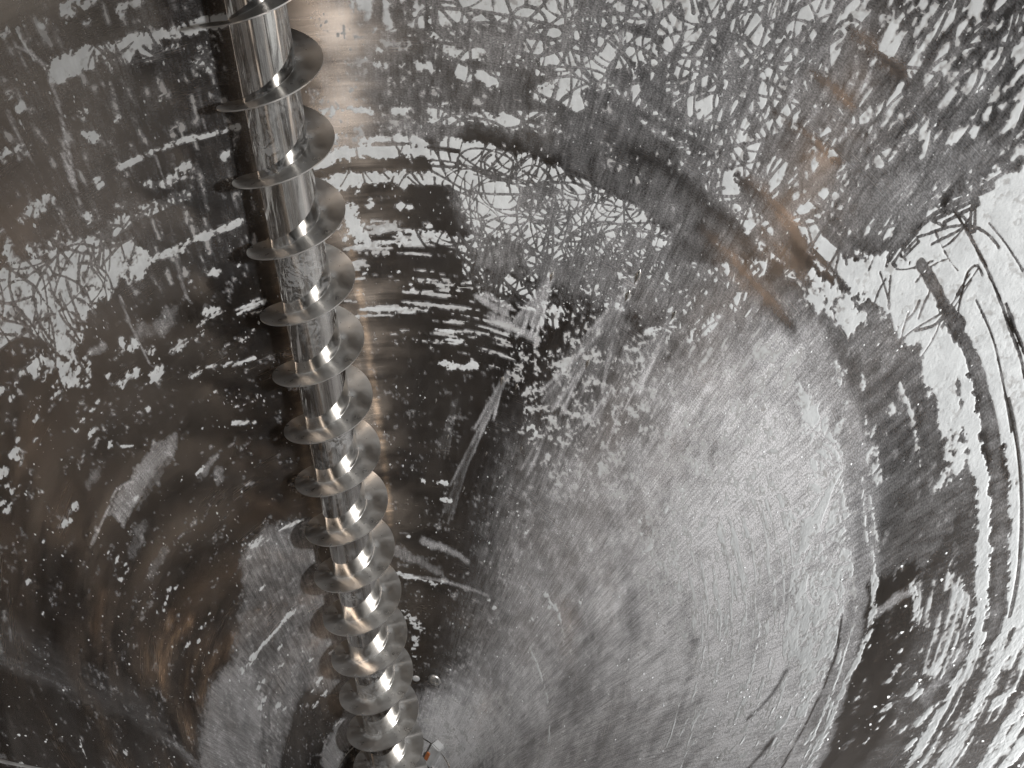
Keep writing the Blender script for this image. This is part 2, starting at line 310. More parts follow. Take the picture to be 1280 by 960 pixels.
 ['l','f',[(60.08,1029.6),(59.06,987.3),(57.91,943.6)],0.65,1.1,0,1.8],
 ['l','f',[(60.08,1029.6),(60.54,985.3),(61.06,939.4)],0.75,1.1,0,1.8],
 ['l','f',[(60.08,1029.6),(58.78,989.4),(57.32,947.9)],0.275,9.2,0,10.5],
 ['l','f',[(72.64,1137.6),(72.17,1086.8),(71.63,1033.5)],0.9299999999999999,1.1,0,0.9],
 ['l','f',[(72.64,1137.6),(72.22,1082.2),(71.72,1023.8)],0.83,1.1,0,0.9],
 ['l','f',[(72.64,1137.6),(73.08,1081.6),(73.59,1022.8)],0.9299999999999999,1.1,0,0.9],
 ['l','f',[(72.64,1137.6),(72.36,1085.6),(72.04,1030.9)],0.83,1.1,0,0.9],
 ['l','f',[(72.64,1137.6),(73.22,1085.0),(73.89,1029.9)],0.9299999999999999,1.1,0,0.9],
 ['l','f',[(72.64,1137.6),(72.57,1087.3),(72.48,1034.6)],0.341,2.6,0,2.8],
 ['l','f',[(72.74,1130.2),(70.73,1066.4),(68.34,998.6)],0.72,1.1,0,1.4],
 ['l','f',[(72.74,1130.2),(71.02,1061.6),(68.94,988.4)],0.62,1.1,0,1.4],
 ['l','f',[(72.74,1130.2),(72.15,1060.9),(71.44,986.9)],0.72,1.1,0,1.4],
 ['l','f',[(72.74,1130.2),(71.68,1065.0),(70.4,995.5)],0.62,1.1,0,1.3],
 ['l','f',[(72.74,1130.2),(72.81,1064.4),(72.89,994.3)],0.72,1.1,0,1.3],
 ['l','f',[(72.74,1130.2),(71.64,1066.8),(70.32,999.3)],0.264,5.6,0,6.4],
 ['l','f',[(70.23,1071.8),(68.5,1008.5),(66.43,941.4)],0.75,1.1,0,1.7],
 ['l','f',[(70.23,1071.8),(69.02,1004.0),(67.56,931.7)],0.65,1.1,0,1.7],
 ['l','f',[(70.23,1071.8),(70.47,1003.8),(70.77,931.4)],0.75,1.1,0,1.7],
 ['l','f',[(70.23,1071.8),(70.19,1008.7),(70.15,941.7)],0.65,1.1,0,1.7],
 ['l','f',[(70.23,1071.8),(71.64,1008.6),(73.34,942.2)],0.75,1.1,0,1.7],
 ['l','f',[(70.23,1071.8),(69.93,1010.0),(69.57,944.5)],0.275,8.4,0,9.5],
 ['l','f',[(63.47,1088.4),(60.7,1045.1),(57.59,1000.8)],0.63,1.1,0,2.3],
 ['l','f',[(63.47,1088.4),(61.5,1040.3),(59.25,990.4)],0.53,1.1,0,2.3],
 ['l','f',[(63.47,1088.4),(63.2,1039.0),(62.89,987.4)],0.63,1.1,0,2.3],
 ['l','f',[(63.47,1088.4),(63.35,1044.1),(63.22,997.9)],0.53,1.1,0,2.3],
 ['l','f',[(63.47,1088.4),(65.06,1043.1),(66.87,996.4)],0.63,1.1,0,2.3],
 ['l','f',[(63.47,1088.4),(62.76,1045.5),(61.96,1000.9)],0.231,12.8,0,14.6],
 ['l','f',[(45.19,945.9),(43.59,910.2),(41.82,873.7)],0.675,1.2,0,0.9],
 ['l','f',[(45.19,945.9),(43.3,905.0),(41.17,863.0)],0.5750000000000001,1.2,0,0.9],
 ['l','f',[(45.19,945.9),(44.13,901.9),(42.93,856.5)],0.675,1.2,0,0.9],
 ['l','f',[(45.19,945.9),(43.39,908.7),(41.39,870.7)],0.5750000000000001,1.2,0,0.9],
 ['l','f',[(45.19,945.9),(44.23,905.7),(43.14,864.2)],0.675,1.2,0,0.9],
 ['l','f',[(45.19,945.9),(43.83,909.9),(42.32,873.1)],0.24750000000000003,2.9,0,1.6],
 ['l','f',[(45.19,945.9),(44.72,924.3),(44.22,902.4)],0.75,1.2,0,0.9],
 ['l','f',[(45.19,945.9),(44.45,919.3),(43.64,892.2)],0.65,1.2,0,0.9],
 ['l','f',[(45.19,945.9),(45.27,916.5),(45.36,886.4)],0.75,1.2,0,0.9],
 ['l','f',[(45.19,945.9),(44.54,923.3),(43.84,900.3)],0.65,1.2,0,0.9],
 ['l','f',[(45.19,945.9),(45.36,920.5),(45.55,894.5)],0.75,1.2,0,0.9],
 ['l','f',[(45.19,945.9),(44.96,924.4),(44.72,902.5)],0.275,2.9,0,1.6],
 ['l','f',[(46.15,959.8),(42.77,871.4),(38.31,777.8)],0.5249999999999999,1.2,0,0.9],
 ['l','f',[(46.15,959.8),(42.45,866.1),(37.49,766.6)],0.42499999999999993,1.2,0,0.9],
 ['l','f',[(46.15,959.8),(43.33,862.9),(39.5,759.1)],0.5249999999999999,1.2,0,0.9],
 ['l','f',[(46.15,959.8),(42.56,870.0),(37.8,774.9)],0.42499999999999993,1.2,0,0.9],
 ['l','f',[(46.15,959.8),(43.43,866.8),(39.79,767.4)],0.5249999999999999,1.2,0,0.9],
 ['l','f',[(46.15,959.8),(43.02,871.2),(38.9,777.1)],0.1925,3.0,0,1.6],
 ['l','f',[(61.45,1022.9),(60.29,986.3),(59.0,948.6)],0.95,1.1,0,0.8],
 ['l','f',[(61.45,1022.9),(60.12,981.1),(58.61,937.9)],0.85,1.1,0,0.8],
 ['l','f',[(61.45,1022.9),(60.91,979.4),(60.3,934.2)],0.95,1.1,0,0.8],
 ['l','f',[(61.45,1022.9),(60.06,984.5),(58.5,944.9)],0.85,1.1,0,0.8],
 ['l','f',[(61.45,1022.9),(60.85,982.8),(60.18,941.3)],0.95,1.1,0,0.8],
 ['l','f',[(61.45,1022.9),(60.46,986.3),(59.35,948.5)],0.385,2.8,0,1.1],
 ['l','f',[(58.62,927.2),(57.56,886.3),(56.35,844.0)],0.5249999999999999,1.2,0,1.0],
 ['l','f',[(58.62,927.2),(57.43,880.7),(56.06,832.6)],0.42499999999999993,1.2,0,1.0],
 ['l','f',[(58.62,927.2),(58.44,878.8),(58.23,828.5)],0.5249999999999999,1.2,0,1.0],
 ['l','f',[(58.62,927.2),(57.57,884.6),(56.39,840.6)],0.42499999999999993,1.2,0,1.0],
 ['l','f',[(58.62,927.2),(58.58,882.7),(58.54,836.7)],0.5249999999999999,1.2,0,1.0],
 ['l','f',[(58.62,927.2),(57.94,886.4),(57.18,844.2)],0.1925,2.9,0,2.4],
 ['l','f',[(41.58,833.7),(39.45,779.1),(36.89,722.6)],0.24,1.2,0,1.1],
 ['l','f',[(41.58,833.7),(39.21,773.4),(36.31,711.0)],0.13999999999999999,1.2,0,1.1],
 ['l','f',[(41.58,833.7),(40.36,769.8),(38.85,702.8)],0.24,1.2,0,1.1],
 ['l','f',[(41.58,833.7),(39.66,777.5),(37.34,719.3)],0.13999999999999999,1.2,0,1.1],
 ['l','f',[(41.58,833.7),(40.81,773.9),(39.86,711.5)],0.24,1.2,0,1.1],
 ['l','f',[(41.58,833.7),(40.05,778.7),(38.2,721.6)],0.08800000000000001,3.1,0,3.3],
 ['l','f',[(35.45,899.9),(34.31,862.6),(33.04,824.3)],0.18,1.2,0,1.1],
 ['l','f',[(35.45,899.9),(34.07,857.6),(32.49,814.1)],0.07999999999999999,1.2,0,1.1],
 ['l','f',[(35.45,899.9),(35.04,853.9),(34.57,806.2)],0.18,1.2,0,1.1],
 ['l','f',[(35.45,899.9),(34.5,861.6),(33.42,822.3)],0.07999999999999999,1.2,0,1.1],
 ['l','f',[(35.45,899.9),(35.47,858.0),(35.5,814.6)],0.18,1.2,0,1.1],
 ['l','f',[(35.45,899.9),(34.84,862.4),(34.15,823.8)],0.066,3.0,0,3.2],
 ['l','f',[(31.6,663.2),(40.55,657.6),(48.69,648.9)],0.38,3.2,0,5.4],
 ['l','f',[(21.74,641.8),(29.37,628.6),(37.47,616.9)],0.28,4.4,0,7.6],
 ['l','f',[(25.14,597.7),(43.13,599.8),(60.3,609.6)],0.5,2.2,0,2.2],
 ['l','f',[(135.77,1240.9),(135.14,1259.6),(135.08,1282.3)],0.42,2.6,0,3.8],
 ['l','f',[(150.25,1337.9),(146.26,1356.2)],0.35,4.4,0,6.7],
 ['l','f',[(98.53,1374.6),(106.78,1374.7),(115.55,1376.7),(127.0,1372.5),(136.38,1375.8),(144.65,1383.4)],0.2,5.0,0,5.6],
 ['l','f',[(-25.61,1412.5),(-24.02,1393.0),(-24.46,1345.9),(-26.92,1271.3)],0.55,0.9,0,1.0],
 ['l','f',[(-30.2,1369.9),(-30.58,1331.0)],0.5,0.9,0,0.9],
 ['l','f',[(-26.34,1312.2),(-26.93,1278.5)],0.6,0.9,0,1.5],
 ['l','f',[(-27.96,1152.0),(-28.56,1112.9),(-28.64,1063.7)],0.5,0.8,0,0.8],
 ['l','f',[(-17.18,1152.6),(-17.65,1108.6),(-17.12,1098.3)],0.3,0.8,0,1.4],
 ['l','f',[(-6.54,1316.0),(-7.05,1275.0)],0.4,0.8,0,0.8],
 ['l','f',[(-14.86,1265.9),(-14.61,1229.4)],0.4,0.8,0,0.8],
 ['p','c',[(-179.5,700),(-179.5,1650),(-150,1650),(-125,1600),(-118,1400),(-122,1000),(-140,700)],0.62,14,0],
 ['p','c',[(179.5,700),(179.5,1650),(172,1650),(168,1400),(170,900)],0.62,14,0],
 ['p','f',[(-179.5,700),(-179.5,1650),(-150,1650),(-125,1600),(-118,1400),(-122,1000),(-140,700)],0.3,14,0],
 ['p','f',[(-33,1650),(-34,1480),(-43,1365),(-56,1265),(-75,1250),(-75,1650)],0.25,16,0],  # unseen dust and powder added out of view to damp bounced flash glow
 ['p','c',[(-33,1650),(-34,1480),(-43,1365),(-56,1265),(-75,1250),(-75,1650)],0.3,16,1],
 ['p','f',[(-179.5,450),(-179.5,750),(-140,750),(-120,760),(-115,450)],0.35,20,0],  # unseen dust added behind the camera to dim a bounced glow
 ['p','c',[(-34.64,1667.3),(-29.58,1652.0),(-24.19,1637.4),(-18.46,1624.0),(-12.42,1612.1),(-6.07,1602.3),(0.53,1594.9),(7.35,1590.4),(6.49,1533.3),(5.5,1472.8),(4.34,1408.4),(2.99,1340.0),(1.37,1267.2),(-0.59,1189.6),(-3.01,1107.0),(-15.99,1118.9),(-28.46,1145.5),(-40.05,1184.4),(-50.53,1232.1),(-59.8,1284.9),(-67.87,1339.6),(-74.83,1393.5),(-67.77,1412.3),(-61.37,1438.8),(-55.61,1471.0),(-50.45,1507.1),(-45.83,1545.6),(-41.69,1585.7),(-37.98,1626.4)],0.035,20.1,2],
 ['p','c',[(-4.62,1058.9),(-8.61,957.8),(-25.99,967.1),(-42.97,1006.0),(-58.51,1070.1),(-71.95,1151.4),(-83.06,1239.9),(-92.0,1327.0),(-99.07,1407.4),(-90.66,1388.9),(-82.5,1384.8),(-74.83,1393.5),(-68.42,1337.9),(-60.9,1280.1),(-52.15,1222.1),(-42.07,1167.1),(-30.67,1118.9),(-18.08,1081.6)],0.02,21.0,0],
 ['p','c',[(12.22,1524.2),(23.24,1526.1),(34.27,1536.8),(35.52,1467.4),(37.01,1393.0),(38.8,1313.2),(41.0,1227.5),(24.92,1208.9),(8.77,1213.3),(9.9,1299.9),(10.82,1380.1),(11.58,1454.7)],0.12,8.0,0],
 ['l','c',[(-22.99,1378.5),(-20.77,1379.9),(-18.73,1378.6)],1.2,1.4,0,9.4],
 ['l','c',[(-19.81,1378.2),(-15.63,1377.6),(-11.5,1377.2),(-6.51,1373.5),(-0.65,1375.3)],1.0,2.2,0,5.2],
 ['l','c',[(-16.98,1371.6),(-12.09,1363.2),(-10.01,1362.6)],0.62,3.7,2,6.7],
 ['l','c',[(-11.15,1359.2),(-10.05,1362.7)],0.77,3.0,0,6.1],
 ['l','c',[(-9.23,1358.7),(-8.48,1361.2)],0.77,3.0,0,4.2],
 ['l','c',[(-5.84,1344.0),(-4.82,1347.7)],0.77,3.1,0,5.8],
 ['l','c',[(-4.79,1334.3),(-3.94,1337.5)],0.77,3.1,0,4.8],
 ['l','c',[(-3.44,1346.9),(-2.86,1349.2)],0.77,3.1,0,2.6],
 ['l','c',[(-5.35,1375.7),(-4.79,1377.9)],0.77,3.0,0,2.5],
 ['l','c',[(-18.82,1425.8),(-17.64,1428.8)],0.77,2.8,0,6.6],
 ['l','c',[(-16.98,1425.4),(-16.04,1428.0)],0.77,2.9,0,5.3],
 ['l','c',[(-13.38,1407.3),(-12.67,1409.5)],0.77,2.9,0,4.1],
 ['l','c',[(-17.64,1408.0),(-17.15,1409.2)],0.77,2.9,0,2.0],
 ['l','c',[(-22.24,1422.3),(-21.61,1423.7)],0.77,2.8,0,2.6],
 ['l','c',[(-11.23,1409.8),(-10.68,1411.6)],0.77,2.9,0,2.4],
 ['l','c',[(-24.47,1429.0),(-23.99,1430.0)],0.77,2.8,0,1.9],
 ['l','c',[(-26.71,1429.6),(-26.07,1430.7)],0.77,2.7,0,2.6],
 ['l','c',[(-25.47,1441.2),(-24.7,1394.0),(-24.41,1369.7)],0.7,1.4,2,0.8],
 ['l','c',[(-29.36,1358.2),(-29.38,1342.0)],0.8,1.4,2,1.1],
 ['l','c',[(-23.22,1334.3),(-22.5,1335.5)],0.64,2.9,0,2.8],
 ['l','c',[(-22.07,1333.6),(-21.44,1334.7)],0.64,3.0,0,2.4],
 ['l','c',[(-18.35,1314.9),(-17.81,1316.1)],0.64,3.0,0,2.1],
 ['l','c',[(-12.18,1315.8),(-11.56,1317.6)],0.64,3.1,0,2.5],
 ['l','c',[(-29.04,1366.9),(-28.35,1367.7)],0.64,2.8,0,2.7],
 ['l','c',[(-29.66,1381.3),(-28.98,1382.2)],0.64,2.8,0,2.6],
 ['l','c',[(-30.93,1334.5),(-30.12,1335.2)],0.64,2.9,0,4.0],
 ['l','c',[(-33.67,1339.1),(-32.77,1339.6)],0.64,2.8,0,4.4],
 ['l','c',[(-2.98,1360.0),(-2.57,1361.7)],0.64,3.1,0,1.8],
 ['l','c',[(-1.9,1354.2),(-1.49,1355.9)],0.64,3.1,0,1.8],
 ['p','c',[(-22.87,1317.6),(-20.27,1309.7),(-21.26,1300.7),(-22.47,1308.6)],0.95,1.5,0],
 ['l','c',[(-20.28,1271.1),(-18.23,1270.0),(-15.11,1271.0),(-12.09,1270.7),(-8.6,1268.4),(-5.11,1266.3),(-2.5,1267.0)],0.9,1.6,0,2.5],
 ['l','c',[(-17.18,1242.4),(-15.27,1237.0)],0.95,1.6,0,4.0],
 ['l','c',[(-14.12,1234.2),(-11.32,1240.3)],0.85,2.4,0,6.4],
 ['l','c',[(-24.15,1271.0),(-23.46,1272.0)],0.8400000000000001,1.5,0,2.5],
 ['l','c',[(-23.91,1264.1),(-23.31,1264.9)],0.8400000000000001,1.5,0,2.2],
 ['l','c',[(-5.38,1239.3),(-4.61,1241.8)],0.8400000000000001,1.6,0,3.1],
 ['l','c',[(-5.58,1212.2),(-4.98,1214.1)],0.8400000000000001,1.7,0,2.3],
 ['l','c',[(-35.15,1282.7),(-32.21,1281.9),(-30.65,1281.4)],0.85,2.9,0,5.1],
 ['l','c',[(-27.02,1244.6),(-26.3,1245.3)],0.62,3.8,0,2.5],
 ['l','c',[(-27.26,1234.3),(-26.43,1235.0)],0.62,3.9,0,2.9],
 ['l','c',[(-22.49,1236.2),(-21.67,1237.3)],0.62,3.9,0,2.9],
 ['l','c',[(-39.93,1281.0),(-38.74,1280.6)],0.62,3.6,0,5.3],
 ['l','c',[(-39.52,1269.8),(-38.51,1269.4)],0.62,3.6,0,4.5],
 ['l','c',[(-35.8,1249.4),(-31.63,1238.7)],0.72,3.0,0,7.5],
 ['l','c',[(-30.75,1222.9),(-25.97,1219.5),(-21.18,1218.4),(-16.53,1217.3),(-12.45,1214.5)],0.72,3.2,0,6.3],
 ['l','c',[(-20.81,1166.2),(-17.25,1164.6),(-13.65,1165.2),(-9.55,1162.8),(-5.35,1164.6)],0.8,1.7,0,3.3],
 ['l','c',[(-17.75,1163.5),(-15.91,1160.0)],1.1,1.7,0,3.7],
 ['l','c',[(-25.54,1163.1),(-22.79,1163.3)],0.9,3.2,0,7.3],
 ['l','c',[(-12.83,1164.6),(-11.23,1162.7)],1.1,1.7,0,2.5],
 ['p','c',[(-47.74,1288.4),(-37.06,1244.2),(-28.52,1223.6),(-21.93,1194.9),(-21.06,1162.2),(-29.0,1159.1),(-33.91,1159.7),(-38.9,1132.0),(-46.85,1146.4),(-49.12,1174.7),(-60.6,1216.2)],0.92,4.6,0],
 ['p','c',[(-44.52,1195.8),(-41.97,1168.0),(-48.29,1133.9),(-58.9,1223.4),(-56.45,1234.9)],0.1,3.6,0],
 ['l','c',[(-42.56,1251.5),(-37.93,1241.6)],1.1,2.2,0,5.1],
 ['l','c',[(-48.76,1174.2),(-44.89,1160.5)],0.95,2.2,0,6.7],
 ['p','c',[(-40.55,1147.9),(-36.93,1125.6),(-40.15,1100.3),(-44.05,1126.3)],0.62,3.9,0],
 ['l','c',[(-31.5,1109.4),(-31.38,1108.8)],1,1.6,0,3.3],
 ['l','c',[(-32.24,1101.3),(-29.2,1094.4)],0.75,2.5,0,4.9],
 ['l','c',[(-34.46,1068.2),(-31.31,1065.9)],1,1.7,0,5.8],
 ['l','c',[(-29.06,1047.8),(-27.83,1048.0)],0.77,2.6,0,4.8],
 ['l','c',[(-30.51,1044.6),(-29.68,1044.6)],0.77,2.5,0,2.4],
 ['l','c',[(-36.64,1088.7),(-36.11,1088.3)],0.77,2.4,0,1.5],
 ['l','c',[(-24.91,1061.2),(-24.25,1061.6)],0.77,2.6,0,2.0],
 ['l','c',[(-27.2,1073.4),(-26.28,1073.7)],0.77,2.5,0,2.8],
 ['l','c',[(-40.91,1105.7),(-40.26,1105.0)],0.77,2.4,0,1.9],
 ['l','c',[(-23.9,1058.4),(-19.29,1061.5),(-13.88,1068.0),(-9.27,1062.5),(-4.62,1058.9)],0.62,3.5,1,5.2],
 ['l','c',[(-22.21,1017.0),(-19.4,1017.1),(-12.12,1000.6),(-9.11,996.1)],0.75,1.8,1,2.7],
 ['l','c',[(-15.27,1079.1),(-13.14,1076.3)],1,1.7,0,3.5],
 ['l','c',[(-9.79,1023.3),(-8.73,1025.6)],0.7200000000000001,1.8,0,3.4],
 ['l','c',[(-8.17,1027.9),(-7.26,1030.1)],0.7200000000000001,1.8,0,3.0],
 ['l','c',[(-12.46,1120.0),(-11.76,1121.5)],0.7200000000000001,1.7,0,2.4],
 ['l','c',[(-11.58,1116.3),(-10.88,1117.8)],0.7200000000000001,1.7,0,2.4],
 ['l','c',[(-9.44,1124.1),(-9.1,1125.0)],0.7200000000000001,1.7,0,1.2],
 ['l','c',[(-16.3,1121.5),(-16.0,1122.0)],0.7200000000000001,1.7,0,1.0],
 ['l','c',[(-16.92,1113.3),(-16.57,1113.9)],0.7200000000000001,1.7,0,1.2],
 ['l','c',[(-7.6,1115.1),(-7.25,1116.0)],0.7200000000000001,1.7,0,1.2],
 ['l','c',[(-17.97,928.1),(-13.1,914.8)],0.75,1.9,1,3.7],
 ['l','c',[(-15.94,947.7),(-11.57,944.0)],0.6,1.9,1,2.8],
 ['l','c',[(-18.9,980.2),(-18.74,979.6)],0.9,1.8,0,3.2],
 ['l','c',[(-47.53,1126.4),(-46.9,1125.2)],0.92,1.2,0,1.8],
 ['l','c',[(-45.69,1123.5),(-45.06,1122.4)],0.92,1.2,0,1.8],
 ['l','c',[(-42.53,1075.3),(-41.93,1074.4)],0.92,1.2,0,1.7],
 ['l','c',[(-40.85,1076.1),(-40.25,1075.4)],0.92,1.2,0,1.7],
 ['l','c',[(-45.27,1078.2),(-44.53,1076.9)],0.92,1.2,0,2.1],
 ['l','c',[(-46.98,1076.1),(-46.37,1074.9)],0.92,1.2,0,1.7],
 ['l','c',[(-45.2,1058.7),(-44.36,1057.3)],0.92,1.2,0,2.3],
 ['l','c',[(-45.73,1055.7),(-45.17,1054.7)],0.92,1.2,0,1.5],
 ['l','c',[(-42.97,1030.2),(-42.1,1028.9)],0.92,1.2,0,2.3],
 ['l','c',[(-43.63,1027.9),(-43.05,1026.9)],0.92,1.2,0,1.6],
 ['l','c',[(-33.29,1020.8),(-32.64,1020.5)],0.92,1.3,0,1.8],
 ['l','c',[(-51.53,1128.2),(-50.65,1126.1)],0.92,1.1,0,2.5],
 ['l','c',[(-55.95,1136.1),(-55.45,1134.6)],0.92,1.1,0,1.4],
 ['l','c',[(-57.24,1130.8),(-56.6,1128.8)],0.92,1.1,0,1.7],
 ['l','c',[(-53.74,1115.9),(-52.96,1113.8)],0.92,1.1,0,2.1],
 ['l','c',[(-53.43,1106.4),(-52.91,1105.0)],0.92,1.1,0,1.4],
 ['l','c',[(-58.62,1135.2),(-57.74,1132.3)],0.92,1.1,0,2.4],
 ['l','c',[(-58.23,1126.1),(-57.72,1124.5)],0.92,1.1,0,1.4],
 ['l','c',[(-61.85,1137.0),(-60.72,1132.8)],0.92,1.1,0,4.1],
 ['l','c',[(-62.82,1126.9),(-61.8,1123.0)],0.92,1.1,0,2.7],
 ['l','c',[(-62.85,1118.2),(-62.07,1115.2)],0.92,1.1,0,2.1],
 ['l','c',[(-59.93,1082.6),(-58.98,1079.2)],0.92,1.1,0,2.5],
 ['l','c',[(-61.56,1101.6),(-61.03,1099.6)],0.92,1.1,0,1.4],
 ['l','c',[(-61.36,1111.2),(-60.97,1109.7)],0.92,1.1,0,1.0],
 ['l','c',[(-65.86,1127.1),(-64.84,1122.8)],0.92,1.1,0,2.7],
 ['l','c',[(-66.41,1119.1),(-65.5,1115.1)],0.92,1.1,0,2.4],
 ['l','c',[(-64.83,1115.0),(-64.44,1113.3)],0.92,1.1,0,1.0],
 ['l','c',[(-56.74,1029.4),(-55.85,1026.5)],0.92,1.2,0,2.2],
 ['l','c',[(-57.02,1024.0),(-56.42,1022.0)],0.92,1.2,0,1.5],
 ['l','c',[(-59.89,1029.0),(-58.84,1025.2)],0.92,1.2,0,2.6],
 ['l','c',[(-60.87,1035.2),(-60.13,1032.4)],0.92,1.2,0,1.8],
 ['l','c',[(-66.06,1056.5),(-65.49,1053.9)],0.92,1.1,0,1.4],
 ['l','c',[(-52.43,1078.6),(-51.95,1077.3)],0.92,1.2,0,1.3],
 ['l','c',[(-52.44,1073.6),(-52.03,1072.6)],0.92,1.2,0,1.1],
 ['l','c',[(-45.45,952.2),(-44.79,950.8)],0.92,1.3,0,1.6],
 ['l','c',[(-58.39,954.8),(-58.05,953.5)],0.92,1.2,0,0.8],
 ['l','c',[(-57.87,937.2),(-57.18,934.8)],0.92,1.3,0,1.6],
 ['l','c',[(-58.45,936.4),(-57.93,934.5)],0.92,1.3,0,1.2],
 ['l','c',[(-57.7,922.1),(-56.99,919.6)],0.92,1.3,0,1.6],
 ['l','c',[(-58.46,914.9),(-57.56,911.7)],0.92,1.3,0,2.0],
 ['l','c',[(-65.15,1008.3),(-64.53,1005.5)],0.92,1.2,0,1.5],
 ['l','c',[(-74.13,1070.8),(-73.43,1066.7)],0.92,1.1,0,1.7],
 ['l','c',[(-65.19,1009.2),(-64.72,1007.1)],0.92,1.2,0,1.1],
 ['l','c',[(-61.14,922.2),(-60.42,919.3)],0.92,1.3,0,1.6],
 ['l','c',[(-77.66,1045.3),(-77.22,1042.5)],0.92,1.1,0,1.0],
 ['l','c',[(-60.64,841.2),(-60.12,839.1)],0.92,1.3,0,1.0],
 ['l','c',[(-55.76,828.4),(-55.13,826.3)],0.92,1.4,0,1.3],
 ['l','c',[(-53.8,830.7),(-52.76,827.5)],0.92,1.4,0,2.1],
 ['l','c',[(-51.89,820.9),(-51.05,818.5)],0.92,1.4,0,1.7],
 ['l','c',[(-54.43,747.1),(-53.46,744.0)],0.92,1.4,0,1.8],
 ['l','c',[(-61.16,762.1),(-59.97,757.4)],0.92,1.4,0,2.2],
 ['l','c',[(-57.89,741.4),(-56.9,737.9)],0.92,1.4,0,1.8],
 ['l','c',[(-48.87,739.7),(-48.14,737.9)],0.92,1.4,0,1.4],
 ['l','c',[(-98.31,946.7),(-97.47,937.2)],0.92,1.1,0,1.8],
 ['l','c',[(-106.6,1169.9),(-106.18,1164.0)],0.92,0.9,0,1.1],
 ['l','c',[(-45.62,1121.3),(-45.24,1120.7)],0.92,1.2,0,1.1],
 ['l','c',[(-40.97,1063.1),(-40.63,1062.7)],0.92,1.2,0,1.0],
 ['l','c',[(-56.79,1154.8),(-56.3,1153.4)],0.92,1.1,0,1.4],
 ['l','c',[(-53.15,1181.5),(-52.22,1179.3)],0.92,1.1,0,2.7],
 ['l','c',[(-52.33,1167.0),(-51.5,1165.0)],0.92,1.1,0,2.4],
 ['l','c',[(-45.36,1133.2),(-44.49,1131.8)],0.92,1.2,0,2.5],
 ['l','c',[(-44.71,1125.8),(-44.08,1124.8)],0.92,1.2,0,1.8],
 ['l','c',[(-45.95,1115.6),(-45.63,1115.1)],0.92,1.2,0,0.9],
 ['l','c',[(-56.19,1112.0),(-55.93,1111.2)],0.92,1.1,0,0.7],
 ['l','c',[(-29.77,902.3),(-29.09,902.1)],0.92,1.4,0,1.7],
 ['l','c',[(-28.75,901.6),(-28.23,901.5)],0.92,1.4,0,1.3],
 ['l','c',[(-26.72,875.2),(-26.01,875.2)],0.92,1.4,0,1.8],
 ['l','c',[(-41.45,1013.3),(-36.98,987.4)],1.0,0.8,0,1.0],
 ['l','c',[(-30.37,902.9),(-28.32,903.4)],1.0,0.9,0,1.8],
 ['l','c',[(-98.61,1031.0),(-102.15,1038.1)],0.9,0.7,0,0.7],
 ['l','c',[(-58.14,826.8),(-52.67,829.4)],0.6,1.8,2,2.7],
 ['p','c',[(13.55,1409.6),(27.67,1413.2),(28.21,1358.3),(20.93,1344.8),(14.72,1361.1)],0.62,8.0,2],
 ['p','c',[(24.65,1426.3),(33.25,1434.3),(41.7,1447.9),(49.89,1466.5),(57.73,1489.2),(60.04,1402.6),(52.82,1366.8),(42.91,1329.4),(33.81,1339.6),(25.17,1344.0)],1.0,4.7,0],
 ['p','c',[(40.17,1390.3),(47.29,1397.4),(53.47,1351.8),(53.21,1331.2),(43.44,1311.6)],1.15,4.0,0],
 ['p','c',[(25.14,1348.1),(33.67,1347.7),(42.95,1327.8),(42.02,1320.8),(27.48,1324.8)],0.82,4.9,0],
 ['p','c',[(25.61,1356.5),(31.31,1362.9),(38.04,1345.8),(35.11,1328.7),(27.4,1333.1)],0.42,4.9,0],
 ['l','c',[(17.7,1313.3),(21.31,1311.8)],0.85,1.6,0,2.9],
 ['l','c',[(23.41,1310.8),(25.96,1309.5)],0.85,2.5,0,4.1],
 ['l','c',[(9.84,1267.4),(13.87,1265.7)],0.9,2.5,0,4.2],
 ['l','c',[(14.56,1265.4),(16.65,1263.9)],1.15,1.7,0,4.2],
 ['l','c',[(20.02,1264.5),(21.76,1264.7)],1.3,1.3,0,3.8],
 ['l','c',[(11.43,1236.2),(12.06,1239.5)],0.77,1.7,0,2.8],
 ['l','c',[(23.72,1253.3),(24.12,1256.2)],0.77,1.7,0,2.0],
 ['l','c',[(18.08,1327.0),(18.46,1329.4)],0.77,1.6,0,1.9],
 ['l','c',[(25.73,1265.3),(30.48,1261.8),(35.21,1263.8),(43.53,1269.3)],0.95,2.5,0,6.8],
 ['l','c',[(26.4,1255.1),(29.37,1255.5)],0.95,2.5,0,5.9],
 ['l','c',[(15.9,1229.5),(18.7,1232.5),(21.12,1232.5),(24.8,1227.2)],1.0,1.7,0,3.8],
 ['l','c',[(8.13,1212.1),(12.51,1216.6),(17.45,1219.1),(22.38,1219.1),(28.63,1214.9)],1.3,1.7,0,7.3],
 ['l','c',[(10.26,1182.3),(14.8,1186.7),(21.21,1187.4),(28.93,1188.9)],1.05,2.6,0,8.7],
 ['p','c',[(28.4,1234.9),(33.3,1236.0),(38.4,1230.4),(44.79,1229.6),(51.5,1225.7),(58.49,1222.7),(66.2,1215.0),(67.72,1182.5),(64.26,1151.8),(58.43,1143.4),(50.63,1112.8),(42.76,1121.3),(35.32,1129.3),(30.56,1165.4),(26.45,1176.8),(26.13,1214.2)],1.25,2.6,0],
 ['l','c',[(13.14,1202.5),(17.4,1201.6),(23.71,1200.1)],-0.3,1.3,0,2.2],
 ['l','c',[(16.98,1225.5),(21.75,1226.3)],-0.3,1.3,0,1.7],
 ['l','c',[(25.56,1224.0),(30.03,1222.5)],-0.3,1.3,0,2.2],
 ['l','c',[(24.13,1171.0),(29.07,1177.6),(30.62,1160.6)],0,2.6,0,5.3],
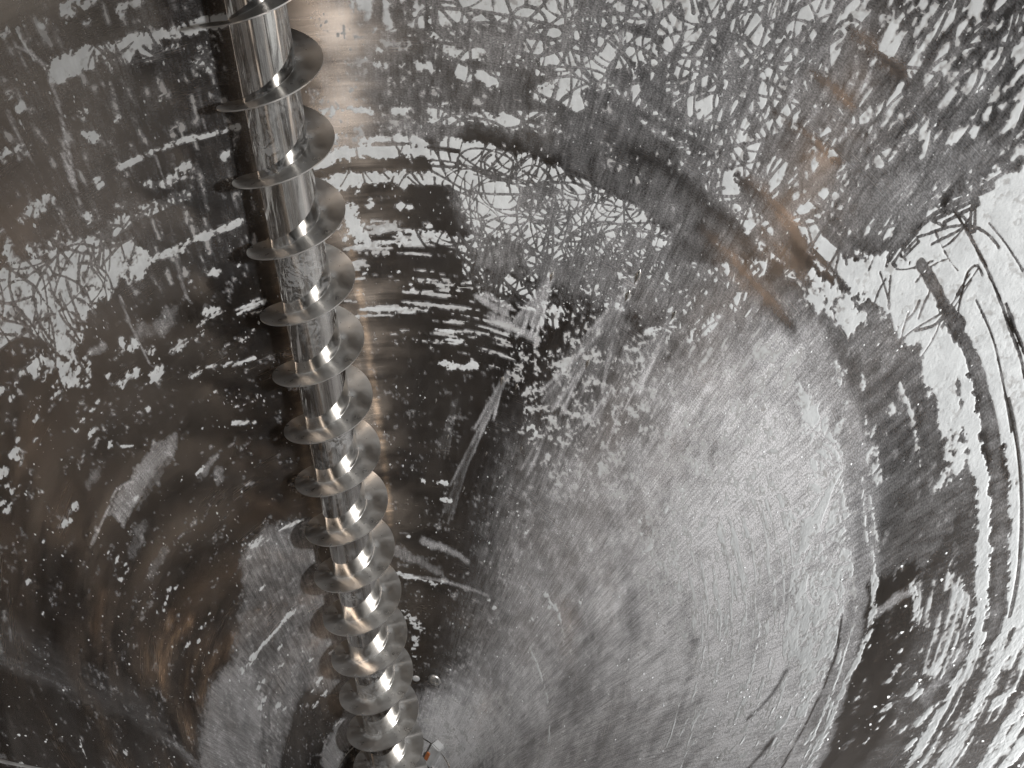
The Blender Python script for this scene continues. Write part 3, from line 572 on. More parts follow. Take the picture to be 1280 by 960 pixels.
 ['l','c',[(27.7,1244.3),(33.13,1245.8),(38.04,1245.4),(43.15,1241.0),(48.56,1233.0),(54.07,1228.5),(59.48,1230.2),(64.58,1228.2)],-0.15,2.6,0,5.1],
 ['l','c',[(51.21,1232.5),(58.09,1230.1),(64.0,1225.9)],-0.2,2.5,0,5.9],
 ['p','c',[(50.55,1321.8),(55.03,1317.4),(59.07,1322.0),(62.78,1315.9),(64.27,1266.0),(60.18,1242.4),(55.68,1250.8),(51.89,1262.6),(47.77,1288.0)],0.12,4.1,0],
 ['l','c',[(40.45,1302.2),(43.63,1305.0),(46.37,1300.6)],1.15,1.7,0,7.5],
 ['l','c',[(31.91,1306.9),(34.18,1306.2)],1.15,1.7,0,6.2],
 ['l','c',[(28.95,1310.8),(30.46,1306.3)],1.1,1.7,0,5.0],
 ['l','c',[(38.53,1276.0),(43.22,1279.4)],1.05,2.5,0,5.0],
 ['l','c',[(30.86,1317.7),(37.49,1321.3),(39.89,1315.1)],0,1.7,0,3.3],
 ['l','c',[(48.08,1328.4),(52.17,1328.1),(56.53,1324.0),(60.95,1321.6),(66.74,1320.3)],1.15,1.6,0,4.0],
 ['l','c',[(55.4,1309.6),(58.75,1304.6),(63.59,1302.6)],1.15,1.6,0,3.7],
 ['l','c',[(61.43,1335.0),(64.31,1328.3),(67.01,1326.0)],1.1,2.4,0,4.8],
 ['p','c',[(49.67,1347.0),(50.95,1352.2),(52.55,1346.5),(51.39,1332.8),(49.99,1335.9)],-0.2,2.4,0],
 ['l','c',[(49.57,1393.4),(52.77,1394.0)],-0.25,1.6,0,3.6],
 ['l','c',[(54.41,1394.0),(56.11,1392.7)],-0.25,1.6,0,3.1],
 ['l','c',[(58.92,1392.1),(62.01,1391.5)],-0.2,2.3,0,4.7],
 ['l','c',[(55.44,1346.7),(57.59,1338.9),(60.21,1334.9)],-0.2,1.6,0,3.2],
 ['p','c',[(62.24,1288.1),(65.69,1306.6),(72.82,1301.6),(86.54,1286.5),(95.4,1275.7),(92.23,1256.9),(80.3,1268.1),(71.1,1269.1)],0.9,3.9,0],
 ['l','c',[(74.6,1305.8),(82.14,1289.2),(87.94,1275.0)],-0.1,3.1,0,7.0],
 ['l','c',[(76.07,1313.5),(83.59,1298.0),(91.47,1289.3)],-0.1,2.3,0,5.4],
 ['p','c',[(76.28,1319.3),(81.4,1333.7),(87.29,1321.9),(92.36,1311.5),(92.29,1290.0),(85.19,1298.1),(80.57,1304.7)],1.1,2.3,0],
 ['l','c',[(86.06,1325.6),(88.19,1327.9),(90.05,1328.7),(92.35,1321.8)],-0.1,3.0,0,6.7],
 ['p','c',[(87.71,1283.9),(92.01,1298.5),(98.04,1297.1),(97.88,1273.4),(92.4,1269.3)],0.95,3.0,0],
 ['p','c',[(41.6,1110.8),(58.33,1145.1),(70.68,1196.2),(81.62,1255.3),(85.55,1204.5),(75.23,1143.1),(60.39,1109.8),(48.69,1084.3)],0.86,6.9,0],
 ['p','c',[(51.36,1375.2),(62.68,1395.7),(72.84,1352.7),(65.63,1347.1),(56.02,1346.8)],1.0,4.7,0],
 ['p','c',[(54.3,1478.7),(62.73,1506.3),(70.6,1537.3),(72.34,1476.7),(74.37,1412.8),(77.06,1342.3),(72.55,1305.1),(63.08,1327.9),(54.98,1369.1)],0.98,7.6,2],
 ['p','c',[(69.07,1530.9),(75.75,1560.1),(81.94,1590.3),(87.63,1620.6),(92.86,1650.5),(98.91,1602.9),(105.75,1559.6),(98.22,1487.8),(95.54,1436.9),(95.47,1360.5),(89.07,1333.9),(76.59,1339.8),(72.49,1437.2)],0.46,9.4,2],
 ['p','c',[(70.42,1368.0),(74.98,1390.0),(81.72,1345.1),(79.18,1311.3),(73.1,1298.2)],0.62,6.2,2],
 ['p','c',[(86.86,1609.5),(98.6,1679.1),(113.19,1592.5),(106.34,1556.4),(99.56,1569.1),(93.05,1587.1)],0.3,5.9,2],
 ['p','c',[(110.89,1603.1),(97.31,1474.9),(95.9,1439.6),(94.9,1375.8),(98.43,1358.6),(105.31,1369.5),(111.47,1377.9),(119.92,1380.9),(131.37,1382.9),(142.51,1394.1),(147.2,1400.8),(150.06,1440.9),(151.8,1559.7),(130.1,1544.9)],1.1,1.8,0],
 ['p','c',[(91.29,1303.7),(90.43,1323.2),(93.7,1349.1),(97.76,1368.3),(104.64,1370.7),(110.46,1367.4),(117.45,1350.8),(120.05,1331.5),(113.02,1324.5),(105.68,1331.5),(98.57,1317.8)],1.12,2.8,0],
 ['l','c',[(97.08,1428.4),(101.22,1425.9),(107.57,1421.5),(112.19,1417.8),(115.65,1417.4),(119.77,1414.7)],-0.2,1.6,0,1.2],
 ['l','c',[(109.71,1423.9),(113.06,1421.6),(116.62,1422.8)],-0.1,1.9,0,1.6],
 ['l','c',[(98.53,1374.6),(102.19,1374.9),(106.64,1373.4)],-0.15,2.7,0,5.5],
 ['l','c',[(107.7,1370.7),(111.14,1374.4),(114.35,1374.8),(117.33,1373.7)],-0.25,2.0,0,6.5],
 ['l','c',[(107.72,1378.4),(106.26,1375.1)],-0.3,2.0,0,5.4],
 ['l','c',[(117.45,1375.2),(121.33,1373.9),(126.95,1371.7),(134.41,1372.7),(139.86,1374.1),(144.35,1375.8)],-0.2,3.0,0,5.7],
 ['l','c',[(108.62,1360.0),(113.89,1360.5),(118.89,1355.7),(125.85,1355.8),(135.44,1358.2),(144.96,1368.9),(148.45,1367.3),(153.72,1363.0),(159.77,1366.9),(164.15,1381.3)],1.4,1.2,0,7.0],
 ['l','c',[(116.05,1382.4),(120.56,1389.0),(128.0,1387.3),(137.14,1390.4),(146.1,1398.3)],1.4,1.2,0,4.7],
 ['l','c',[(98.53,1374.6),(102.19,1374.9),(106.78,1374.7),(111.27,1375.8),(115.55,1376.7),(120.35,1374.0),(127.0,1372.5),(136.38,1375.8),(144.65,1383.4)],-0.3,1.3,0,4.4],
 ['l','c',[(106.85,1401.5),(111.55,1400.6),(116.23,1396.0),(122.7,1391.7)],-0.3,0.6,0,0.8],
 ['l','c',[(119.14,1395.4),(124.84,1395.2),(132.09,1394.6),(139.15,1395.8),(143.46,1396.1)],-0.2,1.2,0,1.7],
 ['l','c',[(106.68,1379.1),(104.06,1401.5),(103.56,1411.0),(103.9,1417.9),(105.15,1417.2)],-0.3,0.7,0,0.9],
 ['l','c',[(104.25,1337.0),(105.44,1353.5),(105.76,1369.4)],-0.4,0.7,0,1.2],
 ['l','c',[(113.31,1250.2),(112.56,1268.7),(110.19,1281.5)],0.5,3.5,0,3.5],
 ['l','c',[(110.98,1251.3),(117.37,1242.0)],0.62,3.6,0,5.0],
 ['l','c',[(108.32,1299.1),(112.98,1299.2),(117.17,1295.6),(121.21,1291.4)],0.55,2.1,0,1.7],
 ['l','c',[(118.05,1332.6),(122.01,1330.1),(123.14,1317.5)],0.85,3.9,0,9.1],
 ['l','c',[(103.62,1265.6),(116.53,1231.6),(127.09,1233.6)],0.55,2.1,0,2.1],
 ['l','c',[(107.29,1206.0),(105.7,1223.1),(104.9,1240.9)],0.6,3.0,0,4.5],
 ['l','c',[(99.94,1244.5),(101.17,1243.3)],0.95,2.3,0,6.8],
 ['l','c',[(115.46,1226.1),(120.37,1219.9),(125.08,1220.4)],1.0,1.1,0,1.8],
 ['l','c',[(126.06,1226.4),(131.45,1232.0)],0.95,1.4,0,2.7],
 ['p','c',[(134.91,1284.9),(133.56,1324.0),(138.74,1350.9),(144.4,1354.8),(148.73,1348.4),(145.58,1312.4),(141.6,1310.1),(140.73,1290.3)],0.62,4.7,1],
 ['l','c',[(134.54,1278.0),(137.64,1288.8),(140.64,1288.3)],0.85,2.5,0,3.7],
 ['l','c',[(142.82,1282.4),(142.55,1286.2)],1.02,1.8,0,2.0],
 ['l','c',[(145.26,1283.6),(144.89,1288.2)],1.02,1.8,0,3.3],
 ['l','c',[(146.54,1280.1),(146.32,1282.5)],1.02,1.8,0,1.4],
 ['l','c',[(146.0,1296.4),(145.67,1300.3)],1.02,1.8,0,2.2],
 ['l','c',[(148.99,1312.9),(148.55,1317.2)],1.02,1.7,0,3.5],
 ['l','c',[(149.86,1323.9),(149.5,1327.2)],1.02,1.7,0,2.1],
 ['l','c',[(150.58,1291.3),(150.15,1295.2)],1.02,1.7,0,3.2],
 ['l','c',[(151.87,1293.7),(151.57,1296.1)],1.02,1.7,0,1.6],
 ['l','c',[(153.28,1293.3),(152.98,1295.6)],1.02,1.7,0,1.6],
 ['l','c',[(154.62,1289.3),(154.3,1291.5)],1.02,1.7,0,1.6],
 ['l','c',[(154.51,1295.8),(154.3,1297.2)],1.02,1.7,0,1.1],
 ['l','c',[(153.06,1310.8),(152.71,1313.4)],1.02,1.7,0,1.8],
 ['l','c',[(154.12,1326.9),(153.82,1329.0)],1.02,1.6,0,1.5],
 ['l','c',[(154.24,1358.0),(153.92,1360.4)],1.02,1.6,0,1.7],
 ['l','c',[(156.37,1346.5),(155.92,1349.2)],1.02,1.6,0,3.0],
 ['l','c',[(155.26,1343.0),(154.96,1345.0)],1.02,1.6,0,1.5],
 ['l','c',[(147.63,1246.6),(147.48,1248.1)],1.02,1.8,0,0.9],
 ['l','c',[(140.39,1238.3),(140.29,1239.8)],1.02,1.9,0,0.8],
 ['l','c',[(153.84,1251.2),(153.67,1252.4)],1.02,1.8,0,0.8],
 ['l','c',[(156.14,1286.7),(155.97,1287.7)],1.02,1.7,0,0.8],
 ['l','c',[(152.42,1251.8),(152.29,1252.8)],1.02,1.8,0,0.7],
 ['l','c',[(145.21,1245.7),(145.1,1247.0)],1.02,1.9,0,0.7],
 ['l','c',[(154.72,1377.7),(154.4,1379.9)],1.02,1.6,0,1.7],
 ['l','c',[(155.99,1393.7),(155.63,1396.0)],1.02,1.5,0,1.9],
 ['l','c',[(153.2,1342.7),(151.08,1365.5)],0.8,2.7,0,3.8],
 ['p','c',[(147.29,1359.4),(145.28,1399.0),(149.84,1501.7),(157.58,1528.8),(164.76,1564.8),(164.32,1509.1),(163.76,1442.2),(163.01,1360.3),(156.56,1368.0)],0.5,4.7,1],
 ['l','c',[(145.91,1393.4),(150.35,1399.0),(153.67,1395.7),(159.74,1394.2)],1.15,1.5,0,4.6],
 ['l','c',[(152.34,1423.6),(153.36,1415.9)],1.2,1.5,0,5.0],
 ['l','c',[(152.6,1446.7),(155.53,1437.3),(160.4,1437.9)],1.15,1.4,0,4.3],
 ['l','c',[(145.75,1411.0),(147.63,1405.7)],1.25,1.6,0,4.2],
 ['l','c',[(157.65,1462.5),(160.73,1459.8)],1.15,1.4,0,4.6],
 ['l','c',[(147.22,1382.4),(150.73,1383.4),(154.92,1375.1)],-0.1,1.6,0,2.1],
 ['p','c',[(88.88,911.2),(90.12,1037.0),(94.99,1153.8),(98.71,1197.2),(108.69,1199.9),(118.66,1197.6),(130.47,1195.4),(139.68,1194.0),(147.19,1175.4),(157.25,1184.4),(155.38,1089.8),(136.12,1005.3),(120.39,911.7),(102.97,850.3)],0.26,23.0,0],
 ['p','c',[(104.38,936.8),(102.95,1024.3),(105.13,1106.6),(114.11,1172.8),(127.7,1188.6),(141.52,1182.8),(146.57,1119.8),(134.35,1029.5),(121.6,927.7)],0.4,23.2,1],
 ['p','c',[(97.32,1197.9),(101.26,1207.0),(109.13,1204.6),(118.82,1199.6),(128.26,1197.6),(124.18,1171.9),(115.47,1157.8),(105.92,1171.7),(101.0,1179.0)],1.05,3.0,0],
 ['p','c',[(112.24,1119.9),(115.47,1157.8),(127.34,1183.0),(136.09,1191.6),(143.73,1178.8),(148.39,1175.0),(130.35,1108.3)],0.85,5.7,0],
 ['l','c',[(133.67,1190.0),(139.62,1192.8),(145.87,1188.9),(152.97,1186.8),(156.78,1192.9)],-0.5,0.8,0,1.7],
 ['l','f',[(133.67,1190.0),(139.62,1192.8),(145.87,1188.9),(152.97,1186.8),(156.78,1192.9)],0.0,0.8,0,1.6],
 ['l','c',[(130.17,1229.1),(137.01,1233.0),(145.86,1220.7),(152.22,1226.1),(157.56,1234.5)],0.92,1.3,0,3.8],
 ['l','c',[(133.55,1209.1),(140.21,1206.0),(149.38,1207.0),(156.71,1220.3)],0.8,1.3,1,1.9],
 ['l','c',[(147.31,1213.9),(156.83,1226.5)],0.8,1.2,1,2.5],
 ['l','c',[(138.54,1120.5),(142.36,1106.2),(144.93,1081.4)],-0.35,2.8,0,3.6],
 ['l','f',[(138.54,1120.5),(142.36,1106.2),(144.93,1081.4)],0.15,4.3,0,3.6],
 ['l','c',[(150.64,1146.3),(153.67,1137.6),(156.49,1130.3)],-0.35,2.6,0,4.0],
 ['l','f',[(150.64,1146.3),(153.67,1137.6),(156.49,1130.3)],0.12,4.0,0,4.0],
 ['l','c',[(123.86,959.4),(134.84,948.8),(146.61,945.3)],-0.3,1.6,0,1.3],
 ['l','c',[(118.46,975.8),(128.65,956.7),(145.23,955.1)],0.85,2.4,0,2.0],
 ['l','c',[(127.1,991.0),(137.68,986.1),(147.87,982.9)],-0.3,1.6,0,1.3],
 ['l','c',[(121.72,1004.1),(131.62,990.5),(146.53,991.7)],0.85,2.4,0,1.9],
 ['l','c',[(130.11,1022.6),(140.27,1022.6),(149.0,1018.6)],-0.3,1.5,0,1.2],
 ['l','c',[(124.78,1032.6),(134.36,1024.0),(147.71,1026.7)],0.85,2.3,0,1.8],
 ['l','c',[(132.9,1054.0),(142.63,1058.1),(150.02,1052.5)],-0.3,1.5,0,1.2],
 ['l','c',[(127.64,1061.1),(136.88,1056.8),(148.76,1059.9)],0.85,2.2,0,1.8],
 ['l','c',[(135.5,1084.9),(144.79,1092.4),(150.94,1084.7)],-0.3,1.4,0,1.1],
 ['l','c',[(130.32,1089.5),(139.21,1088.9),(149.72,1091.5)],0.85,2.2,0,1.7],
 ['l','c',[(137.91,1115.3),(146.76,1125.6),(151.77,1115.3)],-0.3,1.4,0,1.1],
 ['l','c',[(132.83,1117.5),(141.36,1120.1),(150.6,1121.6)],0.85,2.1,0,1.7],
 ['l','c',[(140.14,1145.0),(148.57,1157.5),(152.53,1144.5)],-0.3,1.3,0,1.1],
 ['l','c',[(135.18,1145.2),(143.35,1150.4),(151.39,1150.3)],0.85,2.0,0,1.6],
 ['l','c',[(142.22,1173.9),(150.23,1188.1),(153.22,1172.2)],-0.3,1.3,0,1.0],
 ['l','c',[(137.38,1172.3),(145.18,1179.6),(152.12,1177.6)],0.85,2.0,0,1.6],
 ['l','c',[(144.15,1202.0),(151.76,1217.5),(153.86,1198.5)],-0.3,1.3,0,1.0],
 ['l','c',[(139.43,1198.8),(146.88,1207.9),(152.79,1203.6)],0.85,1.9,0,1.5],
 ['l','c',[(130.75,1087.4),(136.84,1106.6),(141.94,1102.2)],-0.2,2.9,0,3.6],
 ['l','c',[(142.7,1152.8),(149.92,1165.1)],-0.4,1.0,0,1.3],
 ['l','c',[(133.51,924.0),(144.44,934.1)],0.7,2.4,1,2.4],
 ['l','c',[(137.26,964.1),(151.49,993.0)],0.7,2.3,1,3.1],
 ['l','c',[(131.76,982.0),(141.06,975.8)],0.6,3.2,1,3.2],
 ['l','c',[(79.33,687.4),(84.4,687.1),(89.44,682.8),(95.64,673.3)],1.0,2.1,0,3.1],
 ['l','c',[(82.34,596.3),(93.94,594.6),(104.88,593.0),(116.22,594.4),(127.03,593.4),(136.63,595.7)],0.85,2.1,0,2.3],
 ['l','c',[(85.43,619.3),(85.73,625.5)],0.92,1.6,0,2.0],
 ['l','c',[(83.42,677.3),(83.77,684.6)],0.92,1.6,0,2.4],
 ['l','c',[(80.18,1062.9),(80.31,1065.9)],0.92,1.3,0,1.2],
 ['l','c',[(90.04,901.7),(90.19,906.6)],0.92,1.4,0,1.7],
 ['l','c',[(96.16,880.9),(96.3,887.1)],0.92,1.4,0,2.2],
 ['l','c',[(96.58,892.7),(96.71,898.9)],0.92,1.4,0,2.2],
 ['l','c',[(91.5,734.6),(91.74,741.7)],0.92,1.5,0,2.4],
 ['l','c',[(80.13,630.3),(80.48,636.3)],0.92,1.6,0,2.0],
 ['l','c',[(92.73,894.3),(92.83,897.9)],0.92,1.4,0,1.3],
 ['l','c',[(84.22,805.2),(84.39,809.1)],0.92,1.5,0,1.4],
 ['l','c',[(95.67,1134.9),(95.73,1137.8)],0.92,1.2,0,1.1],
 ['l','c',[(93.52,947.5),(93.64,952.2)],0.92,1.4,0,1.7],
 ['p','c',[(11.96,1159.0),(26.94,1123.4),(50.3,1120.3),(62.08,1082.9),(50.5,964.3),(25.15,974.0),(10.12,1001.6)],0.2,11.0,1],
 ['l','c',[(12.69,1151.8),(13.86,1128.6),(14.59,1113.3)],0.95,3.6,0,7.1],
 ['l','c',[(21.08,1112.6),(24.89,1116.4),(29.87,1115.4),(36.97,1119.5)],1.0,2.7,0,6.8],
 ['l','c',[(21.0,1151.3),(21.56,1154.8)],0.8400000000000001,1.8,0,2.5],
 ['l','c',[(22.66,1150.8),(23.12,1153.8)],0.8400000000000001,1.8,0,2.1],
 ['l','c',[(16.09,1153.4),(16.57,1156.1)],0.8400000000000001,1.8,0,2.1],
 ['l','c',[(16.22,1161.6),(16.5,1163.2)],0.8400000000000001,1.8,0,1.2],
 ['l','c',[(17.51,1105.3),(18.12,1108.7)],0.8400000000000001,1.8,0,2.5],
 ['l','c',[(19.13,1106.2),(19.63,1109.2)],0.8400000000000001,1.8,0,2.1],
 ['l','c',[(26.15,1127.8),(26.51,1130.3)],0.8400000000000001,1.8,0,1.7],
 ['l','c',[(11.24,1114.1),(11.76,1116.7)],0.8400000000000001,1.8,0,2.1],
 ['l','c',[(14.07,1170.6),(14.55,1173.2)],0.8400000000000001,1.7,0,2.1],
 ['l','c',[(14.52,1069.4),(14.95,1071.6)],0.8400000000000001,1.8,0,1.7],
 ['l','c',[(23.62,1056.7),(24.24,1060.6)],0.8400000000000001,1.8,0,2.6],
 ['l','c',[(25.91,1057.4),(26.52,1061.5)],0.8400000000000001,1.8,0,2.6],
 ['l','c',[(23.88,1047.5),(24.4,1050.8)],0.8400000000000001,1.9,0,2.2],
 ['l','c',[(21.04,1070.0),(21.29,1071.6)],0.8400000000000001,1.8,0,1.1],
 ['l','c',[(18.02,1124.2),(18.26,1125.6)],0.8400000000000001,1.8,0,1.1],
 ['l','c',[(13.93,1024.5),(18.39,1020.2),(24.81,1019.3),(32.09,1020.7)],0.72,1.9,1,3.3],
 ['l','c',[(29.16,996.2),(32.53,995.7)],1,0.9,0,1.7],
 ['l','c',[(31.26,949.0),(35.23,949.5),(38.2,954.7)],0.85,1.9,0,4.8],
 ['l','c',[(31.87,984.9),(34.44,985.3)],0.85,1.9,1,2.9],
 ['p','c',[(30.57,1116.0),(41.03,1130.2),(50.51,1115.6),(64.54,1147.6),(82.98,1242.6),(86.08,1208.0),(80.64,1127.5),(71.53,1101.4),(60.94,1100.8),(53.4,1053.3),(45.03,1054.0),(37.09,1050.5)],0.58,7.0,0],
 ['l','c',[(42.68,1076.1),(45.12,1073.7)],1.05,3.7,0,11.0],
 ['l','c',[(51.22,1063.7),(52.44,1044.9)],0.9,2.8,2,7.4],
 ['l','c',[(48.9,1059.8),(50.61,1039.9)],0.9,2.8,2,4.6],
 ['p','c',[(77.08,1208.0),(82.81,1220.1),(85.17,1207.6),(82.98,1185.7),(80.61,1190.2)],1.1,2.5,0],
 ['l','c',[(79.03,1166.5),(79.83,1146.0)],1.2,1.7,2,5.5],
 ['l','c',[(61.88,1010.5),(62.3,1016.3)],0.8200000000000001,2.8,0,2.6],
 ['l','c',[(63.32,1010.4),(63.66,1015.3)],0.8200000000000001,2.8,0,2.2],
 ['l','c',[(57.04,1028.9),(57.41,1033.6)],0.8200000000000001,2.8,0,2.2],
 ['l','c',[(51.45,1014.0),(51.94,1019.4)],0.8200000000000001,2.8,0,2.6],
 ['l','c',[(80.09,1110.6),(80.29,1115.4)],0.8200000000000001,2.6,0,2.0],
 ['l','c',[(81.74,1114.5),(81.93,1119.3)],0.8200000000000001,2.6,0,2.0],
 ['p','c',[(44.97,1009.4),(62.08,1082.9),(78.44,1090.8),(90.12,1037.0),(83.26,905.2),(68.62,830.4),(52.55,883.3)],0.2,13.0,0],
 ['p','c',[(77.4,1120.5),(86.61,1211.5),(95.57,1207.9),(96.87,1143.3),(89.42,1059.2)],0.22,11.5,2],
 ['l','c',[(29.57,768.1),(29.06,770.5)],1,2.1,0,3.6],
 ['l','c',[(32.45,767.4),(36.27,768.4)],0.9,1.6,0,3.1],
 ['l','c',[(35.81,740.9),(38.09,740.8)],0.95,1.6,0,3.1],
 ['l','c',[(25.88,668.1),(26.34,670.4)],0.87,1.6,0,1.3],
 ['l','c',[(53.35,743.6),(53.65,746.5)],0.87,1.6,0,1.2],
 ['l','c',[(43.89,738.8),(44.24,741.5)],0.87,1.6,0,1.2],
 ['l','c',[(57.75,775.6),(58.07,779.1)],0.87,1.5,0,1.4],
 ['l','c',[(63.9,744.3),(64.31,749.3)],0.87,1.5,0,1.9],
 ['l','c',[(49.1,837.1),(49.43,840.2)],0.87,1.5,0,1.4],
 ['l','c',[(54.42,892.6),(54.98,898.8)],0.87,1.5,0,2.8],
 ['l','c',[(55.79,889.4),(56.25,894.6)],0.87,1.5,0,2.3],
 ['l','c',[(22.87,600.6),(30.01,596.2)],1.0,2.2,0,4.4],
 ['l','c',[(31.69,594.2),(38.45,590.8)],0.9,2.2,0,2.8],
 ['l','c',[(61.24,602.1),(61.79,607.7)],0.92,1.6,0,2.0],
 ['l','c',[(64.45,595.7),(64.85,600.0)],0.92,1.6,0,1.5],
 ['l','c',[(40.3,594.7),(40.86,598.1)],0.92,1.7,0,1.6],
 ['l','c',[(26.0,529.1),(36.71,494.7)],0.5,4.5,0,4.5],
 ['l','c',[(33.2,475.9),(32.08,442.3)],0.7,3.5,0,4.6],
 ['l','c',[(-52.54,623.3),(-41.43,606.9),(-31.6,602.7),(-21.18,606.3)],0.85,1.6,0,3.5],
 ['l','c',[(-52.27,621.8),(-50.42,616.7)],0.8200000000000001,2.0,0,2.9],
 ['l','c',[(-50.49,571.4),(-48.44,566.4)],0.8200000000000001,2.1,0,2.9],
 ['l','c',[(-53.41,575.7),(-51.7,571.0)],0.8200000000000001,2.1,0,2.4],
 ['l','c',[(-54.96,550.3),(-53.14,545.2)],0.8200000000000001,2.1,0,2.5],
 ['l','c',[(-59.11,555.4),(-57.28,549.5)],0.8200000000000001,2.1,0,2.4],
 ['l','c',[(-51.29,509.0),(-49.31,504.2)],0.8200000000000001,2.1,0,2.5],
 ['l','c',[(-49.85,491.3),(-48.2,487.6)],0.8200000000000001,2.2,0,2.0],
 ['l','c',[(-33.91,573.4),(-32.31,571.9)],0.8200000000000001,2.1,0,2.5],
 ['l','c',[(-31.23,565.8),(-29.94,564.8)],0.8200000000000001,2.1,0,2.0],
 ['l','c',[(-30.26,451.3),(-27.32,449.4)],0.8200000000000001,2.2,0,3.7],
 ['l','c',[(-24.28,455.4),(-21.86,454.8)],0.8200000000000001,2.3,0,3.2],
 ['l','c',[(-25.92,424.5),(-22.83,423.5)],0.8200000000000001,2.3,0,3.7],
 ['l','c',[(-32.7,424.0),(-30.42,422.2)],0.8200000000000001,2.3,0,2.7],
 ['l','c',[(-38.11,546.6),(-36.39,544.3)],0.8200000000000001,2.1,0,2.5],
 ['l','c',[(-42.32,556.7),(-40.95,554.3)],0.8200000000000001,2.1,0,2.0],
 ['l','c',[(-23.28,502.4),(-21.85,502.1)],0.8200000000000001,2.2,0,2.1],
 ['l','c',[(-12.92,488.4),(-11.17,489.5)],0.8200000000000001,2.2,0,2.6],
 ['l','c',[(-81.71,539.5),(-80.12,530.1)],0.8200000000000001,2.0,0,1.9],
 ['l','c',[(-29.34,681.5),(-28.08,680.8)],0.8200000000000001,2.0,0,2.4],
 ['l','c',[(-25.04,348.4),(-23.39,347.8)],0.8200000000000001,2.3,0,1.7],
 ['l','c',[(-27.22,746.2),(-20.2,744.3),(-9.93,739.7)],0.6,4.0,1,5.0],
 ['l','c',[(-27.56,755.4),(-24.62,753.1)],0.5,4.0,0,6.9],
 ['p','c',[(48.67,314.9),(76.33,453.0),(96.77,501.8),(130.15,381.0),(94.39,196.0)],0.16,27.9,0],
 ['l','c',[(74.76,1483.3),(79.23,1480.4),(83.49,1478.0)],0.12,6.3,1,3.5],
 ['l','f',[(74.76,1483.3),(79.23,1480.4),(83.49,1478.0)],0.1,7.0,0,3.0],
 ['l','c',[(73.29,1432.7),(76.34,1432.8),(79.44,1430.5)],0.12,6.6,1,3.1],
 ['l','f',[(73.29,1432.7),(76.34,1432.8),(79.44,1430.5)],0.1,7.3,0,2.6],
 ['l','c',[(71.23,1382.3),(76.2,1383.0),(82.21,1382.2)],0.12,6.8,1,3.7],
 ['l','f',[(71.23,1382.3),(76.2,1383.0),(82.21,1382.2)],0.1,7.5,0,3.2],
 ['l','c',[(72.94,1308.9),(77.13,1309.6),(84.06,1301.0),(92.82,1299.3)],0.12,7.0,1,3.8],
 ['l','f',[(72.94,1308.9),(77.13,1309.6),(84.06,1301.0),(92.82,1299.3)],0.1,7.7,0,3.2],
 ['l','c',[(78.03,1275.4),(82.96,1273.8),(87.46,1271.7)],0.12,7.1,1,4.9],
 ['l','f',[(78.03,1275.4),(82.96,1273.8),(87.46,1271.7)],0.1,7.8,0,4.2],
 ['l','c',[(70.73,1235.6),(76.56,1231.5),(82.77,1228.5),(89.57,1226.4)],0.12,7.3,1,4.5],
 ['l','f',[(70.73,1235.6),(76.56,1231.5),(82.77,1228.5),(89.57,1226.4)],0.1,8.1,0,3.9],
 ['l','t',[(75.42,1483.3),(79.13,1481.5),(82.7,1480.0)],0.9,10.9,0,4.2],  # from here, warm reflections on the wall painted as brighter, coppery steel
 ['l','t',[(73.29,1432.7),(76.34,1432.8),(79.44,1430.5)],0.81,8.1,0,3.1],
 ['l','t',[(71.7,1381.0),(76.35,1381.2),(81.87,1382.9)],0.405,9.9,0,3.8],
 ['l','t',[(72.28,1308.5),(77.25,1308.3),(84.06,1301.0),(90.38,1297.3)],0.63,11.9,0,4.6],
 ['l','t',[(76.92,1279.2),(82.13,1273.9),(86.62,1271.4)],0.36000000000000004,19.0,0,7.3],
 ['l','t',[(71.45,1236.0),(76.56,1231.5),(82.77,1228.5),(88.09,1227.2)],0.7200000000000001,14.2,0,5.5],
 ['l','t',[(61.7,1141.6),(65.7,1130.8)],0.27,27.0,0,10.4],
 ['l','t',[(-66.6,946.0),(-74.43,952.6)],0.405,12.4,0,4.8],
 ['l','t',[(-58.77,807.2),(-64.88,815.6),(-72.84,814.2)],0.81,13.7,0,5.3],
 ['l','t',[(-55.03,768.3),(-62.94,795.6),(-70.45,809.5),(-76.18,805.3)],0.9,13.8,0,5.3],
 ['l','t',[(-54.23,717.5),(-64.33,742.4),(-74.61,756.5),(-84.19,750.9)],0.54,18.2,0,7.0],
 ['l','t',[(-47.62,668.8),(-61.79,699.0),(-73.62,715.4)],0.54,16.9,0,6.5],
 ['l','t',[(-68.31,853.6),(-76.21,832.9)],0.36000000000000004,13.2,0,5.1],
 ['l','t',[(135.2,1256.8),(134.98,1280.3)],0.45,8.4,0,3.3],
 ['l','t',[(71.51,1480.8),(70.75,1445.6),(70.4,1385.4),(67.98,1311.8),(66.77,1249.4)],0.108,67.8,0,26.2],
 ['l','t',[(12.81,1104.4),(13.99,1030.9),(15.47,929.4),(17.51,819.0),(19.67,691.8)],0.55,3.9,0,3.4],  # glare strips either side of the screw, painted into the steel colour
 ['l','t',[(0.33,1224.7),(-0.94,1102.7),(-2.12,941.7),(-4.26,728.3)],0.3,5.5,0,4.6],
]
